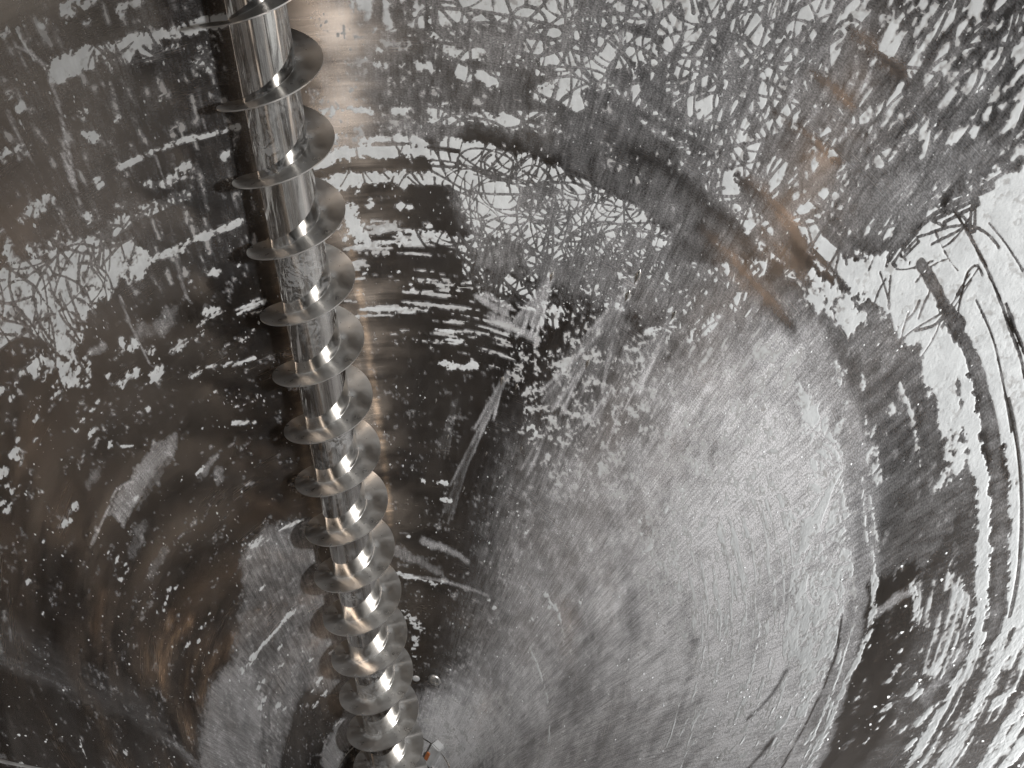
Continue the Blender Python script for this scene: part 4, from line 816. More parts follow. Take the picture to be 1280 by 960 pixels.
SCRIBBLES = [
 ['loop',[(29.06,1178.6),(46.73,1211.3),(64.93,1211.6),(67.7,1171.9),(50.92,1106.2),(35.91,1101.6)],34,166.3,0.88,11,0],
 ['hay',[(28.67,1211.2),(46.11,1228.9),(67.24,1221.6),(71.35,1167.5),(51.34,1096.7),(33.22,1087.9)],52,69.7,0.78,111,0],
 ['loop',[(44.62,1234.9),(68.38,1226.6),(78.49,1237.0),(76.66,1128.0),(60.39,1109.8),(41.9,1101.0)],26,128.8,1.03,12,0],
 ['hay',[(44.26,1205.7),(66.77,1249.4),(82.29,1249.0),(86.8,1178.5),(62.08,1082.9),(42.52,1081.1)],80,51.2,0.9,112,0],
 ['loop',[(24.93,1380.1),(46.79,1412.2),(51.91,1334.3),(37.15,1284.4),(27.4,1333.1)],16,211.0,1.22,13,0],
 ['hay',[(24.84,1395.7),(48.18,1431.3),(54.32,1332.8),(37.15,1284.4),(25.25,1331.7)],38,105.1,1.13,113,0],
 ['hay',[(40.57,1414.9),(59.03,1463.0),(70.98,1325.5),(56.53,1286.2),(43.14,1321.4)],60,63.6,1.11,14,0],
 ['hay',[(50.04,1436.1),(72.2,1514.6),(83.51,1355.8),(79.67,1274.6),(62.93,1309.2)],115,65.1,1.22,15,0],
 ['fan',[(55.5,1451.7),(72.2,1514.6),(83.51,1355.8),(78.43,1287.5),(61.64,1331.3)],36,60.9,1.67,16,0],
 ['fan',[(68.24,1482.2),(90.67,1610.4),(98.63,1503.5),(94.81,1431.6),(92.32,1346.9),(79.88,1334.4)],44,62.4,1.25,17,0],
 ['hay',[(66.59,1475.5),(81.9,1546.8),(92.56,1415.4),(92.32,1346.9),(81.69,1316.1)],30,50.4,1.01,117,0],
 ['zig',[(84.39,1361.2),(94.19,1436.1),(97.22,1393.7),(95.36,1349.6),(90.23,1311.7)],12,57.4,1.15,18,0],
 ['hay',[(82.03,1356.3),(95.02,1451.0),(98.04,1409.7),(98.4,1353.2),(90.03,1299.9)],16,50.0,1.0,118,0],
 ['hay',[(-42.88,1302.3),(-23.68,1211.6),(-32.13,1141.7),(-46.6,1133.0),(-57.18,1207.7)],90,41.3,0.83,19,0],
 ['hay',[(29.87,1115.4),(49.52,1139.0),(64.54,1147.6),(53.89,1043.6),(37.09,1050.5)],90,40.6,1.17,20,0],
 ['hay',[(60.91,1154.5),(82.29,1249.0),(86.01,1184.8),(74.86,1106.7)],70,50.3,1.43,21,0],
 ['hay',[(99.13,1188.2),(109.57,1209.2),(128.19,1196.5),(130.24,1150.2),(108.19,1137.5)],40,59.5,1.12,22,0],
 ['fan',[(76.52,1205.0),(83.68,1236.3),(86.32,1198.3),(79.99,1169.8)],14,40.8,1.47,23,0],
 ['hay',[(-30.06,1240.3),(-11.2,1219.2),(-13.66,1194.0),(-30.16,1202.7)],60,23.8,0.95,24,0],
 ['hay',[(-18.28,1387.2),(0.66,1374.9),(-1.3,1338.4),(-19.13,1350.8)],50,22.7,0.83,25,0],
 ['hay',[(28.57,1220.4),(46.57,1215.7),(46.44,1181.5),(29.11,1173.8)],26,104.4,0.87,26,0],
 ['loop',[(29.14,1274.8),(51.08,1296.7),(50.17,1257.8),(33.17,1243.2)],6,126.3,1.26,27,0],
 ['hay',[(45.82,1344.3),(64.32,1368.0),(67.98,1311.8),(56.29,1238.5)],50,56.7,1.21,28,0],
 ['hay',[(11.41,1229.1),(28.46,1229.5),(29.11,1173.8),(10.81,1174.2)],14,25.9,0.78,29,0],
 ['hay',[(96.46,1387.7),(98.52,1485.8),(105.6,1444.6),(104.36,1394.1)],8,39.9,0.66,31,0],
 ['hay',[(90.43,1323.2),(104.41,1373.8),(111.26,1364.5),(99.73,1311.2)],8,28.1,0.7,30,0],
 ['hay',[(-179,700),(-179,1650),(-150,1650),(-125,1600),(-118,1400),(-122,1000),(-140,700)],60,220,3,40,0],
]
LONE_LINES = [
 [[(25.73,1201.9),(30.4,1204.3),(25.74,1201.0),(28.94,1188.0),(33.03,1177.6),(39.56,1184.1),(47.05,1202.5)],1.13],
 [[(40.76,1189.1),(39.52,1210.8),(40.52,1226.6)],1.04],
 [[(30.42,1203.4),(30.14,1214.3),(31.6,1225.9),(34.65,1229.5),(38.57,1223.2),(38.28,1208.7),(35.87,1200.3),(31.93,1204.9),(30.29,1212.6)],0.95],
 [[(27.31,1342.9),(31.65,1339.5),(36.18,1330.3),(41.73,1331.3),(42.97,1346.5),(43.31,1372.1),(41.16,1392.2),(39.61,1413.1)],1.22],
 [[(26.01,1372.8),(31.15,1374.1),(41.68,1372.9),(40.97,1359.2),(35.62,1358.6),(31.15,1374.1)],1.45],
 [[(25.39,1388.2),(25.51,1356.4),(26.76,1345.0)],3.23],
 [[(94.57,1428.0),(96.97,1447.6),(94.83,1420.7),(93.83,1406.0),(96.84,1448.4)],1.09],
 [[(95.36,1406.1),(96.57,1424.6),(99.39,1429.9),(97.94,1394.5)],1.09],
 [[(95.25,1338.5),(99.18,1328.2),(99.24,1325.6),(96.68,1344.5)],0.79],
 [[(84.92,1358.9),(87.12,1350.1),(87.07,1337.2),(88.02,1342.5),(87.57,1372.1)],1.63],
 [[(82.32,1339.2),(84.07,1342.2),(85.12,1335.3),(84.63,1324.4)],1.13],
 [[(97.15,1471.1),(96.41,1495.6),(96.96,1524.2)],1.42],
 [[(97.67,1452.9),(98.88,1492.7),(99.6,1515.1)],1.42],
 [[(72.51,1251.3),(74.33,1283.2),(76.07,1313.5)],1.2],
 [[(67.76,1251.7),(68.97,1278.6),(70.27,1289.4)],1.62],
 [[(105.53,1167.9),(109.32,1185.5),(112.92,1181.7),(113.33,1156.0),(111.38,1141.6)],0.99],
 [[(104.87,1188.7),(109.13,1204.6),(113.48,1210.0)],0.9],
 [[(101.89,1119.2),(105.54,1139.8),(107.46,1166.2),(106.05,1186.7)],0.94],
]
GLINT_DROPS = [(49.48, 1.1034, 0.00497), (63.89, 1.1524, 0.00669), (63.62, 1.1244, 0.00581), (72.57, 1.1384, 0.00474), (45.15, 0.947, 0.00531), (61.64, 1.02, 0.00508), (48.67, 0.9454, 0.00318), (54.2, 0.8619, 0.00328), (41.67, 0.7677, 0.00285), (34.77, 0.8435, 0.00277), (45.63, 0.8333, 0.00277), (30.67, 0.8953, 0.00272)]


RES = 0.92                                       # mm per canvas cell
X0, X1, Y0, Y1 = -1480.0, 1480.0, 120.0, 1720.0
NX, NY = int((X1 - X0) / RES), int((Y1 - Y0) / RES)
gx = (X0 + RES * np.arange(NX)).astype(np.float32); gy = (Y0 + RES * np.arange(NY)).astype(np.float32)
GX, GY = np.meshgrid(gx, gy)
RHO = np.hypot(GX, GY); PHI = np.arctan2(GX, GY)

def window(x0, y0, x1, y1, pad):
    i0 = max(0, int((y0 - pad - Y0) / RES)); i1 = min(NY, int((y1 + pad - Y0) / RES) + 2)
    j0 = max(0, int((x0 - pad - X0) / RES)); j1 = min(NX, int((x1 + pad - X0) / RES) + 2)
    return i0, i1, j0, j1
def seg_dist(gX, gY, a, b):
    dx, dy = b[0] - a[0], b[1] - a[1]
    L = dx * dx + dy * dy + 1e-9
    t = np.clip(((gX - a[0]) * dx + (gY - a[1]) * dy) / L, 0, 1)
    return np.hypot(gX - a[0] - t * dx, gY - a[1] - t * dy)
def poly_sd(pts, pad):
    xs = [p[0] for p in pts]; ys = [p[1] for p in pts]
    i0, i1, j0, j1 = window(min(xs), min(ys), max(xs), max(ys), pad)
    if i1 <= i0 or j1 <= j0: return None
    st = 3 if (i1 - i0) * (j1 - j0) > 250000 else 1
    gX, gY = GX[i0:i1:st, j0:j1:st], GY[i0:i1:st, j0:j1:st]
    ins = np.zeros(gX.shape, bool); d = np.full(gX.shape, 1e9, np.float32)
    for k in range(len(pts)):
        a, b = pts[k], pts[(k + 1) % len(pts)]
        c = (a[1] > gY) != (b[1] > gY)
        if a[1] != b[1]:
            ins ^= c & (gX < (b[0] - a[0]) * (gY - a[1]) / (b[1] - a[1]) + a[0])
        d = np.minimum(d, seg_dist(gX, gY, a, b))
    d = np.where(ins, d, -d)
    if st > 1:                                   # back to full size
        iy = np.arange(i1 - i0) / st; ix = np.arange(j1 - j0) / st
        d = upsample(d, iy, ix)
    return i0, i1, j0, j1, d
def upsample(g, iy, ix):
    y0 = np.minimum(iy.astype(int), g.shape[0] - 1); y1 = np.minimum(y0 + 1, g.shape[0] - 1); fy = (iy - y0)[:, None]
    x0 = np.minimum(ix.astype(int), g.shape[1] - 1); x1 = np.minimum(x0 + 1, g.shape[1] - 1); fx = (ix - x0)[None, :]
    fy = np.clip(fy, 0, 1).astype(np.float32); fx = np.clip(fx, 0, 1).astype(np.float32)
    a = g[y0]; b = g[y1]; r = a * (1 - fy) + b * fy
    return (r[:, x0] * (1 - fx) + r[:, x1] * fx).astype(np.float32)
def smooth01(t):
    t = np.clip(t, 0, 1); return t * t * (3 - 2 * t)
def curve_pts(pts, step=9.0):
    """Catmull-Rom through the control points, in mm on the unrolled sheet"""
    if len(pts) < 3: return pts
    out = []
    q = [pts[0]] + list(pts) + [pts[-1]]
    for i in range(1, len(q) - 2):
        p0, p1, p2, p3 = (np.array(v) for v in q[i - 1:i + 3])
        n = max(2, int(np.linalg.norm(p2 - p1) / step))
        for k in range(n):
            t = k / n
            out.append(tuple(0.5 * ((2 * p1) + (-p0 + p2) * t + (2 * p0 - 5 * p1 + 4 * p2 - p3) * t * t + (-p0 + 3 * p1 - 3 * p2 + p3) * t ** 3)))
    out.append(pts[-1])
    return out
def line_sd(pts, w, pad):
    xs = [p[0] for p in pts]; ys = [p[1] for p in pts]
    i0, i1, j0, j1 = window(min(xs), min(ys), max(xs), max(ys), w + pad)
    if i1 <= i0 or j1 <= j0: return None
    d = np.full((i1 - i0, j1 - j0), 1e9, np.float32)
    for a, b in zip(pts[:-1], pts[1:]):
        k0, k1, l0, l1 = window(min(a[0], b[0]), min(a[1], b[1]), max(a[0], b[0]), max(a[1], b[1]), w + pad)
        if k1 <= k0 or l1 <= l0: continue
        s = (slice(k0 - i0, k1 - i0), slice(l0 - j0, l1 - j0))
        d[s] = np.minimum(d[s], seg_dist(GX[k0:k1, l0:l1], GY[k0:k1, l0:l1], a, b))
    return i0, i1, j0, j1, w - d

# --- fractal noise on the sheet, made uniform in 0..1
rs = np.random.RandomState(5)
def vnoise(u, v, seed):
    g = np.random.RandomState(seed).rand(512, 512).astype(np.float32)
    iu = np.floor(u).astype(np.int32); iv = np.floor(v).astype(np.int32)
    fu = u - iu; fv = v - iv
    fu = fu * fu * (3 - 2 * fu); fv = fv * fv * (3 - 2 * fv)
    iu &= 511; iv &= 511; iu1 = (iu + 1) & 511; iv1 = (iv + 1) & 511
    return (g[iv, iu] * (1 - fu) + g[iv, iu1] * fu) * (1 - fv) + (g[iv1, iu] * (1 - fu) + g[iv1, iu1] * fu) * fv
def uniform(n):
    s = np.sort(n.ravel()[::997]); return np.interp(n, s, np.linspace(0, 1, len(s))).astype(np.float32)
ARC = PHI * 1000.0
def fbm(u, v, seed, octs):
    t = 0; w = 0
    for k, (s, a) in enumerate(octs):
        t = t + a * vnoise(u / s + 31.7 * k, v / s + 17.3 * k, seed + k); w += a
    return t / w
N_ISO = uniform(fbm(GX, GY, 1, [(13, .9), (6, 1.0), (3.2, .95), (1.7, .75)]))
N_CIR = uniform(fbm(ARC / 7.0, RHO, 11, [(5.0, 1), (2.6, .9)]) * .72 + .28 * fbm(GX, GY, 21, [(4, 1), (2, .7)]))
N_GEN = uniform(fbm(ARC, RHO / 4.2, 31, [(5.0, 1), (2.6, .9)]) * .74 + .26 * fbm(GX, GY, 41, [(4, 1), (2, .7)]))
NOISES = [N_ISO, N_CIR, N_GEN]
BIG = fbm(GX, GY, 51, [(60, 1), (25, .8), (11, .5)])

cov = np.full((NY, NX), .003, np.float32)          # how much of the sheet is caked
film = np.full((NY, NX), .018, np.float32)         # thin dust on bare steel, plus painted fans of light
glow_tint = np.zeros((NY, NX), np.float32)               # copper and golden reflections painted into the steel colour
kind = np.zeros((NY, NX), np.uint8)
wob = (fbm(GX, GY, 61, [(22, 1), (9, .6)]) - .5)
for op in OPS:
    pts = [flat(*p) for p in op[2]]; val, soft, nk = op[3], max(op[4], .7), op[5]
    sd = poly_sd(pts, soft * 1.5 + 8) if op[0] == 'p' else line_sd(curve_pts(pts), op[6], soft * 1.5 + 8)
    if sd is None: continue
    i0, i1, j0, j1, d = sd
    sl = (slice(i0, i1), slice(j0, j1))
    amp = min(op[6] * .6, 6.0) if op[0] == 'l' else 14.0
    d = d + wob[sl] * amp + (N_ISO[sl] - .5) * (min(op[6] * .8, 6.0) if op[0] == 'l' else 6.0)
    m = smooth01(d / (2 * soft) + .5)
    if op[1] == 'c':
        cov[sl] = cov[sl] * (1 - m) + val * m
        kind[sl] = np.where(m > .5, nk, kind[sl])
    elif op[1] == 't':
        glow_tint[sl] = np.maximum(glow_tint[sl], val * m * (.25 + 1.0 * N_CIR[sl]))
    else:
        film[sl] = film[sl] * (1 - m) + val * m
# --- strokes scratched through the powder
E = np.zeros((NY, NX), np.float32)
def scratch(pts, w, strength=1.0):
    for a, b in zip(pts[:-1], pts[1:]):
        k0, k1, l0, l1 = window(min(a[0], b[0]), min(a[1], b[1]), max(a[0], b[0]), max(a[1], b[1]), w + 1.5)
        if k1 <= k0 or l1 <= l0: continue
        d = seg_dist(GX[k0:k1, l0:l1], GY[k0:k1, l0:l1], a, b)
        E[k0:k1, l0:l1] = np.maximum(E[k0:k1, l0:l1], strength * np.clip((w - d) / 1.4 + .5, 0, 1))
def inside(p, poly):
    c = False
    for k in range(len(poly)):
        a, b = poly[k], poly[(k + 1) % len(poly)]
        if (a[1] > p[1]) != (b[1] > p[1]) and p[0] < (b[0] - a[0]) * (p[1] - a[1]) / (b[1] - a[1]) + a[0]: c = not c
    return c
for kd, pl, n, length, w, seed, ang in SCRIBBLES:
    rnd = random.Random(seed); poly = [flat(*p) for p in pl]
    xs = [p[0] for p in poly]; ys = [p[1] for p in poly]
    c = 0; tries = 0
    while c < n and tries < n * 30:
        tries += 1
        p = (rnd.uniform(min(xs), max(xs)), rnd.uniform(min(ys), max(ys)))
        if not inside(p, poly): continue
        c += 1
        out = math.atan2(p[1], p[0])                        # direction up the wall at this point
        L = length * rnd.uniform(.5, 1.3); ww = w * rnd.uniform(.7, 1.35); st = 4.0
        path = [p]
        if kd == 'loop':
            h = rnd.uniform(0, 6.28); curv = rnd.choice((-1, 1)) * rnd.uniform(.02, .07)
            for k in range(int(L / st)):
                curv += rnd.gauss(0, .006); curv = max(-.14, min(.14, curv))
                h += curv * st; p = (p[0] + st * math.cos(h), p[1] + st * math.sin(h) * .8); path.append(p)
        elif kd == 'hay':
            h = out + rnd.gauss(0, .55 if rnd.random() < .7 else 1.3) + (math.pi if rnd.random() < .5 else 0); curv = rnd.gauss(0, .013); L *= 1.5
            for k in range(int(L / st)):
                curv += rnd.gauss(0, .0045); h += curv * st
                p = (p[0] + st * math.cos(h), p[1] + st * math.sin(h)); path.append(p)
        elif kd == 'fan':
            h = out + rnd.gauss(0, .22) + (math.pi if rnd.random() < .5 else 0); curv = rnd.gauss(0, .004)
            for k in range(int(L / st)):
                curv += rnd.gauss(0, .0014); h += curv * st
                p = (p[0] + st * math.cos(h), p[1] + st * math.sin(h)); path.append(p)
            if rnd.random() < .45:                          # back again beside itself
                h += math.pi + rnd.gauss(0, .12); off = rnd.choice((-1, 1)) * ww * rnd.uniform(2, 4)
                p = (p[0] + off * math.sin(h), p[1] - off * math.cos(h)); path.append(p)
                for k in range(int(L / st * .8)):
                    p = (p[0] + st * math.cos(h), p[1] + st * math.sin(h)); path.append(p)
        else:
            h = out + rnd.gauss(0, .1); sgn = 1; off = 0
            for r_ in range(rnd.randint(4, 7)):
                LL = L * rnd.uniform(.6, 1)
                for k in range(int(LL / st)):
                    p = (p[0] + sgn * st * math.cos(h), p[1] + sgn * st * math.sin(h)); path.append(p)
                p = (p[0] + ww * 3.2 * math.sin(h), p[1] - ww * 3.2 * math.cos(h)); path.append(p)
                sgn = -sgn; h += rnd.gauss(0, .05)
        scratch(path, ww, rnd.choice((1, 1, .8, .6)))
for pl, w in LONE_LINES:
    scratch(curve_pts([flat(*p) for p in pl], 4.0), w)
NN = np.choose(kind, NOISES)
F = cov + NN - 1.0 - 1.7 * E * (.75 + .5 * N_ISO)
F = np.clip(F, -.35, .6)
# fine dust: brush streaks down the wall, thicker where it was only rubbed off
film = film * np.where(film > .3, .80 + .20 * N_GEN + .20 * N_ISO, .55 + .6 * N_GEN + .3 * N_ISO) * (.45 + 1.1 * BIG)
film = np.clip(film + .10 * E * (cov > .3) + .26 * np.clip(1 + F / .09, 0, 1) ** 2, 0, 1)

def sample(field, theta, rho_mm):
    phi = theta * SA
    x = (rho_mm * np.sin(phi) - X0) / RES; y = (rho_mm * np.cos(phi) - Y0) / RES
    x = np.clip(x, 0, NX - 1.01); y = np.clip(y, 0, NY - 1.01)
    i = y.astype(int); j = x.astype(int); fy = y - i; fx = x - j
    return (field[i, j] * (1 - fx) + field[i, j + 1] * fx) * (1 - fy) + (field[i + 1, j] * (1 - fx) + field[i + 1, j + 1] * fx) * fy

# ------------------------------------------------------------------ materials
def mat(name):
    m = bpy.data.materials.new(name); m.use_nodes = True
    return m, m.node_tree.nodes, m.node_tree.links, m.node_tree.nodes['Principled BSDF']
def mth(N, L, op, a, b=None, c=None, clamp=False):
    n = N.new('ShaderNodeMath'); n.operation = op; n.use_clamp = clamp
    for i, v in enumerate((a, b, c)):
        if v is None: continue
        if isinstance(v, (int, float)): n.inputs[i].default_value = v
        else: L.new(v, n.inputs[i])
    return n.outputs[0]
def noise(N, L, vec, scale, detail=3, rough=.55, sc=None, dist=0):
    n = N.new('ShaderNodeTexNoise'); n.inputs['Scale'].default_value = scale
    n.inputs['Detail'].default_value = detail; n.inputs['Roughness'].default_value = rough
    n.inputs['Distortion'].default_value = dist
    if sc:
        mp = N.new('ShaderNodeMapping'); mp.inputs['Scale'].default_value = sc; L.new(vec, mp.inputs['Vector']); vec = mp.outputs[0]
    L.new(vec, n.inputs['Vector'])
    return n.outputs['Fac']
def ramp(N, L, v, lo, hi, a=0.0, b=1.0):
    n = N.new('ShaderNodeMapRange'); n.clamp = True
    L.new(v, n.inputs[0])
    for i, q in enumerate((lo, hi, a, b)): n.inputs[i + 1].default_value = q
    return n.outputs[0]
def mixc(N, L, f, a, b):
    n = N.new('ShaderNodeMix'); n.data_type = 'RGBA'
    for s, v in ((n.inputs[0], f), (n.inputs[6], a), (n.inputs[7], b)):
        if isinstance(v, (int, float)): s.default_value = v
        elif isinstance(v, tuple): s.default_value = v + (1,)
        else: L.new(v, s)
    return n.outputs[2]

def wall_material():
    m, N, L, p = mat('dusty_brushed_steel')
    a = N.new('ShaderNodeAttribute'); a.attribute_name = 'film'
    u = N.new('ShaderNodeAttribute'); u.attribute_name = 'sheet'        # (arc, slant, 0) in metres
    V = u.outputs['Vector']
    brush = noise(N, L, V, 1.0, 4, .6, (14, 420, 1))                     # polishing marks run round the cone
    down = noise(N, L, V, 1.0, 5, .65, (430, 26, 1))                     # wiping marks run down it
    blot = noise(N, L, V, 26, 6, .62)
    grit = noise(N, L, V, 620, 2, .6)
    # steel
    p.inputs['Metallic'].default_value = 1.0
    ti = N.new('ShaderNodeAttribute'); ti.attribute_name = 'glow_tint'  # painted reflections lift the base colour
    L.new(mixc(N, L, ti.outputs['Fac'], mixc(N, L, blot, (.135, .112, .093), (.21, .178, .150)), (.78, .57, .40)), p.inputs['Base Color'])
    band = noise(N, L, V, 1.0, 3, .6, (9, 16, 1))
    L.new(mth(N, L, 'ADD', ramp(N, L, brush, .3, .7, .0, .05), ramp(N, L, band, .38, .62, .10, .24)), p.inputs['Roughness'])
    p.inputs['Anisotropic'].default_value = 1.0; p.inputs['Anisotropic Rotation'].default_value = .25
    t = N.new('ShaderNodeTangent'); t.direction_type = 'RADIAL'; t.axis = 'Z'
    L.new(t.outputs[0], p.inputs['Tangent'])
    b = N.new('ShaderNodeBump'); b.inputs['Strength'].default_value = .05; b.inputs['Distance'].default_value = .0004
    L.new(brush, b.inputs['Height'])
    b2 = N.new('ShaderNodeBump'); b2.inputs['Strength'].default_value = .06; b2.inputs['Distance'].default_value = .004
    L.new(noise(N, L, V, 9, 2, .5), b2.inputs['Height']); L.new(b.outputs[0], b2.inputs['Normal'])
    L.new(b2.outputs[0], p.inputs['Normal'])
    # dust film, with the light fans painted in it
    d = N.new('ShaderNodeBsdfDiffuse')
    L.new(mixc(N, L, ramp(N, L, grit, .35, .7), (.48, .478, .486), (.76, .76, .775)), d.inputs['Color'])
    f = mth(N, L, 'MULTIPLY', a.outputs['Fac'], ramp(N, L, down, .28, .72, .55, 1.35))
    f = mth(N, L, 'MULTIPLY', f, ramp(N, L, grit, .3, .7, .72, 1.2), None, True)
    # specks: single grains stuck all over
    v = N.new('ShaderNodeTexVoronoi'); v.inputs['Scale'].default_value = 150; v.inputs['Randomness'].default_value = 1
    mp = N.new('ShaderNodeMapping'); mp.inputs['Scale'].default_value = (2.0, .7, 1); L.new(V, mp.inputs[0]); L.new(mp.outputs[0], v.inputs['Vector'])
    sep = N.new('ShaderNodeSeparateColor'); L.new(v.outputs['Color'], sep.inputs[0])
    size = mth(N, L, 'MULTIPLY', ramp(N, L, sep.outputs[0], .66, 1.0, 0, .17), ramp(N, L, noise(N, L, V, 7, 3), .38, .62, .25, 1.3))
    sp = mth(N, L, 'LESS_THAN', v.outputs['Distance'], size)
    f = mth(N, L, 'MAXIMUM', f, mth(N, L, 'MULTIPLY', sp, .75))
    mx = N.new('ShaderNodeMixShader'); L.new(f, mx.inputs[0]); L.new(p.outputs[0], mx.inputs[1]); L.new(d.outputs[0], mx.inputs[2])
    L.new(mx.outputs[0], N['Material Output'].inputs[0])
    return m
def powder_material():
    m, N, L, p = mat('caked_powder')
    u = N.new('ShaderNodeAttribute'); u.attribute_name = 'sheet'; V = u.outputs['Vector']
    a = N.new('ShaderNodeAttribute'); a.attribute_name = 'body'
    n1 = noise(N, L, V, 45, 6, .65); n2 = noise(N, L, V, 420, 3, .6); n3 = noise(N, L, V, 1.0, 4, .6, (300, 30, 1))
    c = mixc(N, L, ramp(N, L, n1, .32, .68), (.45, .465, .47), (.62, .64, .645))
    c = mixc(N, L, ramp(N, L, n3, .35, .65, 0, .35), c, (.44, .45, .455))
    thin = mth(N, L, 'ADD', a.outputs['Fac'], mth(N, L, 'MULTIPLY', mth(N, L, 'SUBTRACT', noise(N, L, V, 160, 3, .6), .5), .25))
    c = mixc(N, L, ramp(N, L, thin, .0, .30, .9, 0), c, (.28, .272, .265))
    L.new(c, p.inputs['Base Color'])
    p.inputs['Roughness'].default_value = .95; p.inputs['Specular IOR Level'].default_value = .12
    b = N.new('ShaderNodeBump'); b.inputs['Strength'].default_value = .34; b.inputs['Distance'].default_value = .0010
    L.new(mth(N, L, 'ADD', n2, mth(N, L, 'MULTIPLY', n1, 3.0)), b.inputs['Height']); L.new(b.outputs[0], p.inputs['Normal'])
    return m
def steel(name, col, rough, aniso=0.0, bump=.0, dirty=None, coat=0.0):
    m, N, L, p = mat(name)
    tc = N.new('ShaderNodeTexCoord'); V = tc.outputs['Object']
    p.inputs['Metallic'].default_value = 1
    n = noise(N, L, V, 30, 4)
    L.new(mixc(N, L, n, tuple(v * .88 for v in col), col), p.inputs['Base Color'])
    L.new(ramp(N, L, noise(N, L, V, 90, 4), .3, .7, rough * .8, rough * 1.25), p.inputs['Roughness'])
    if aniso:
        p.inputs['Anisotropic'].default_value = aniso
        p.inputs['Anisotropic Rotation'].default_value = .25
        t = N.new('ShaderNodeTangent'); t.direction_type = 'RADIAL'; t.axis = 'Z'; L.new(t.outputs[0], p.inputs['Tangent'])
    if bump:
        b = N.new('ShaderNodeBump'); b.inputs['Strength'].default_value = bump; b.inputs['Distance'].default_value = .001
        L.new(noise(N, L, V, 22, 2), b.inputs['Height']); L.new(b.outputs[0], p.inputs['Normal'])
    base = p
    if coat:                                      # the turned finish: sharp and wide lobes together
        g = N.new('ShaderNodeBsdfAnisotropic'); g.inputs['Roughness'].default_value = .13; g.inputs['Anisotropy'].default_value = .7
        g.inputs['Rotation'].default_value = .25; g.inputs['Color'].default_value = col + (1,)
        L.new(t.outputs[0], g.inputs['Tangent'])
        if bump: L.new(b.outputs[0], g.inputs['Normal'])
        mg = N.new('ShaderNodeMixShader'); mg.inputs[0].default_value = .45; L.new(p.outputs[0], mg.inputs[1]); L.new(g.outputs[0], mg.inputs[2])
        L.new(mg.outputs[0], N['Material Output'].inputs[0]); base = mg
    if dirty:
        d = N.new('ShaderNodeBsdfDiffuse'); d.inputs[0].default_value = (.52, .53, .535, 1)
        f = dirty(N, L, V)
        mx = N.new('ShaderNodeMixShader'); L.new(f, mx.inputs[0]); L.new(base.outputs[0], mx.inputs[1]); L.new(d.outputs[0], mx.inputs[2])
        L.new(mx.outputs[0], N['Material Output'].inputs[0])
    return m
def shaft_dust_reflection(N, L, V):  # painted veins imitate the scribbled wall mirrored in the shaft, over thin dust
    veins = noise(N, L, V, 55, 5, .6, None, 1.6)
    patch = noise(N, L, V, 17, 4, .6)
    v = ramp(N, L, mth(N, L, 'ABSOLUTE', mth(N, L, 'SUBTRACT', veins, .5)), .012, .06)
    m = ramp(N, L, patch, .42, .62)
    f = mth(N, L, 'MULTIPLY', mth(N, L, 'MULTIPLY', m, v), .30)
    film = ramp(N, L, noise(N, L, V, 1, 4, .6, (90, 90, 9)), .45, .8, .0, .10)
    return mth(N, L, 'MAXIMUM', f, film)
def weld_dirt(N, L, V):
    return ramp(N, L, noise(N, L, V, 18, 5, .7), .35, .7, .1, .75)
def flight_dirt(N, L, V):
    s = N.new('ShaderNodeSeparateXYZ'); L.new(V, s.inputs[0])
    r = mth(N, L, 'SQRT', mth(N, L, 'ADD', mth(N, L, 'MULTIPLY', s.outputs[0], s.outputs[0]), mth(N, L, 'MULTIPLY', s.outputs[1], s.outputs[1])))
    root = mth(N, L, 'MULTIPLY', ramp(N, L, r, .0268, .036, 1, 0), ramp(N, L, noise(N, L, V, 70, 5, .7), .45, .62, 0, .55))
    return mth(N, L, 'MAXIMUM', root, ramp(N, L, noise(N, L, V, 38, 5, .65), .47, .8, .02, .30))
M_WALL = wall_material()
M_POWDER = powder_material()
M_SHAFT = steel('shaft_steel', (.66, .64, .61), .07, 0, .18, shaft_dust_reflection)
M_FLIGHT = steel('flight_steel', (.74, .72, .69), .32, .5, .30, flight_dirt, 1.0)
M_BRIGHT = steel('bright_steel', (.8, .78, .74), .16, 0, .3)
M_WELD = steel('weld_steel', (.30, .27, .25), .42, 0, .6, weld_dirt)
M_RUST, _N, _L, _p = mat('rust'); _p.inputs['Base Color'].default_value = (.30, .10, .03, 1); _p.inputs['Roughness'].default_value = .9

# ------------------------------------------------------------------ the vessel: three rolled courses of sheet, welds, outlet
vessel = thing('mixing_vessel', 'inside of a conical stainless steel mixing vessel, its dark brushed wall smeared with grey dust', 'vessel')
RING1, RING2 = 1.1623 / CA, 0.5677 / CA
RHO_LO, RHO_HI = .235, 2.45
th_f = np.radians(np.concatenate([np.arange(-130, 178, .3), np.arange(178, 230, 2.0)]))
def course(r0, r1, step):
    rows = np.linspace(r0, r1, max(2, int(round((r1 - r0) / step)) + 1))
    T, Q = np.meshgrid(th_f, rows); n = len(th_f); k = len(rows)
    P = wall(T, Q).reshape(-1, 3)
    a = np.arange(k - 1)[:, None] * n; j = np.arange(n)[None, :]; j1 = (j + 1) % n
    f = np.stack([a + j, a + j1, a + n + j1, a + n + j], -1).reshape(-1, 4)[:, ::-1]     # normals face inwards
    me = grid_mesh('wall_panel', P, f)
    Tn = (T + math.pi) % (2 * math.pi) - math.pi
    fv = sample(film, Tn, Q * 1000)
    inside_ = (Q * 1000 < 1700)
    attr(me, 'film', np.where(inside_, fv, .06).ravel())
    attr(me, 'glow_tint', np.where(inside_, sample(glow_tint, Tn, Q * 1000), 0).ravel())
    vec_attr(me, 'sheet', np.stack([Tn * SA, Q, np.zeros_like(Q)], -1).reshape(-1, 3))
    return obj('wall_panel', me, M_WALL, vessel)
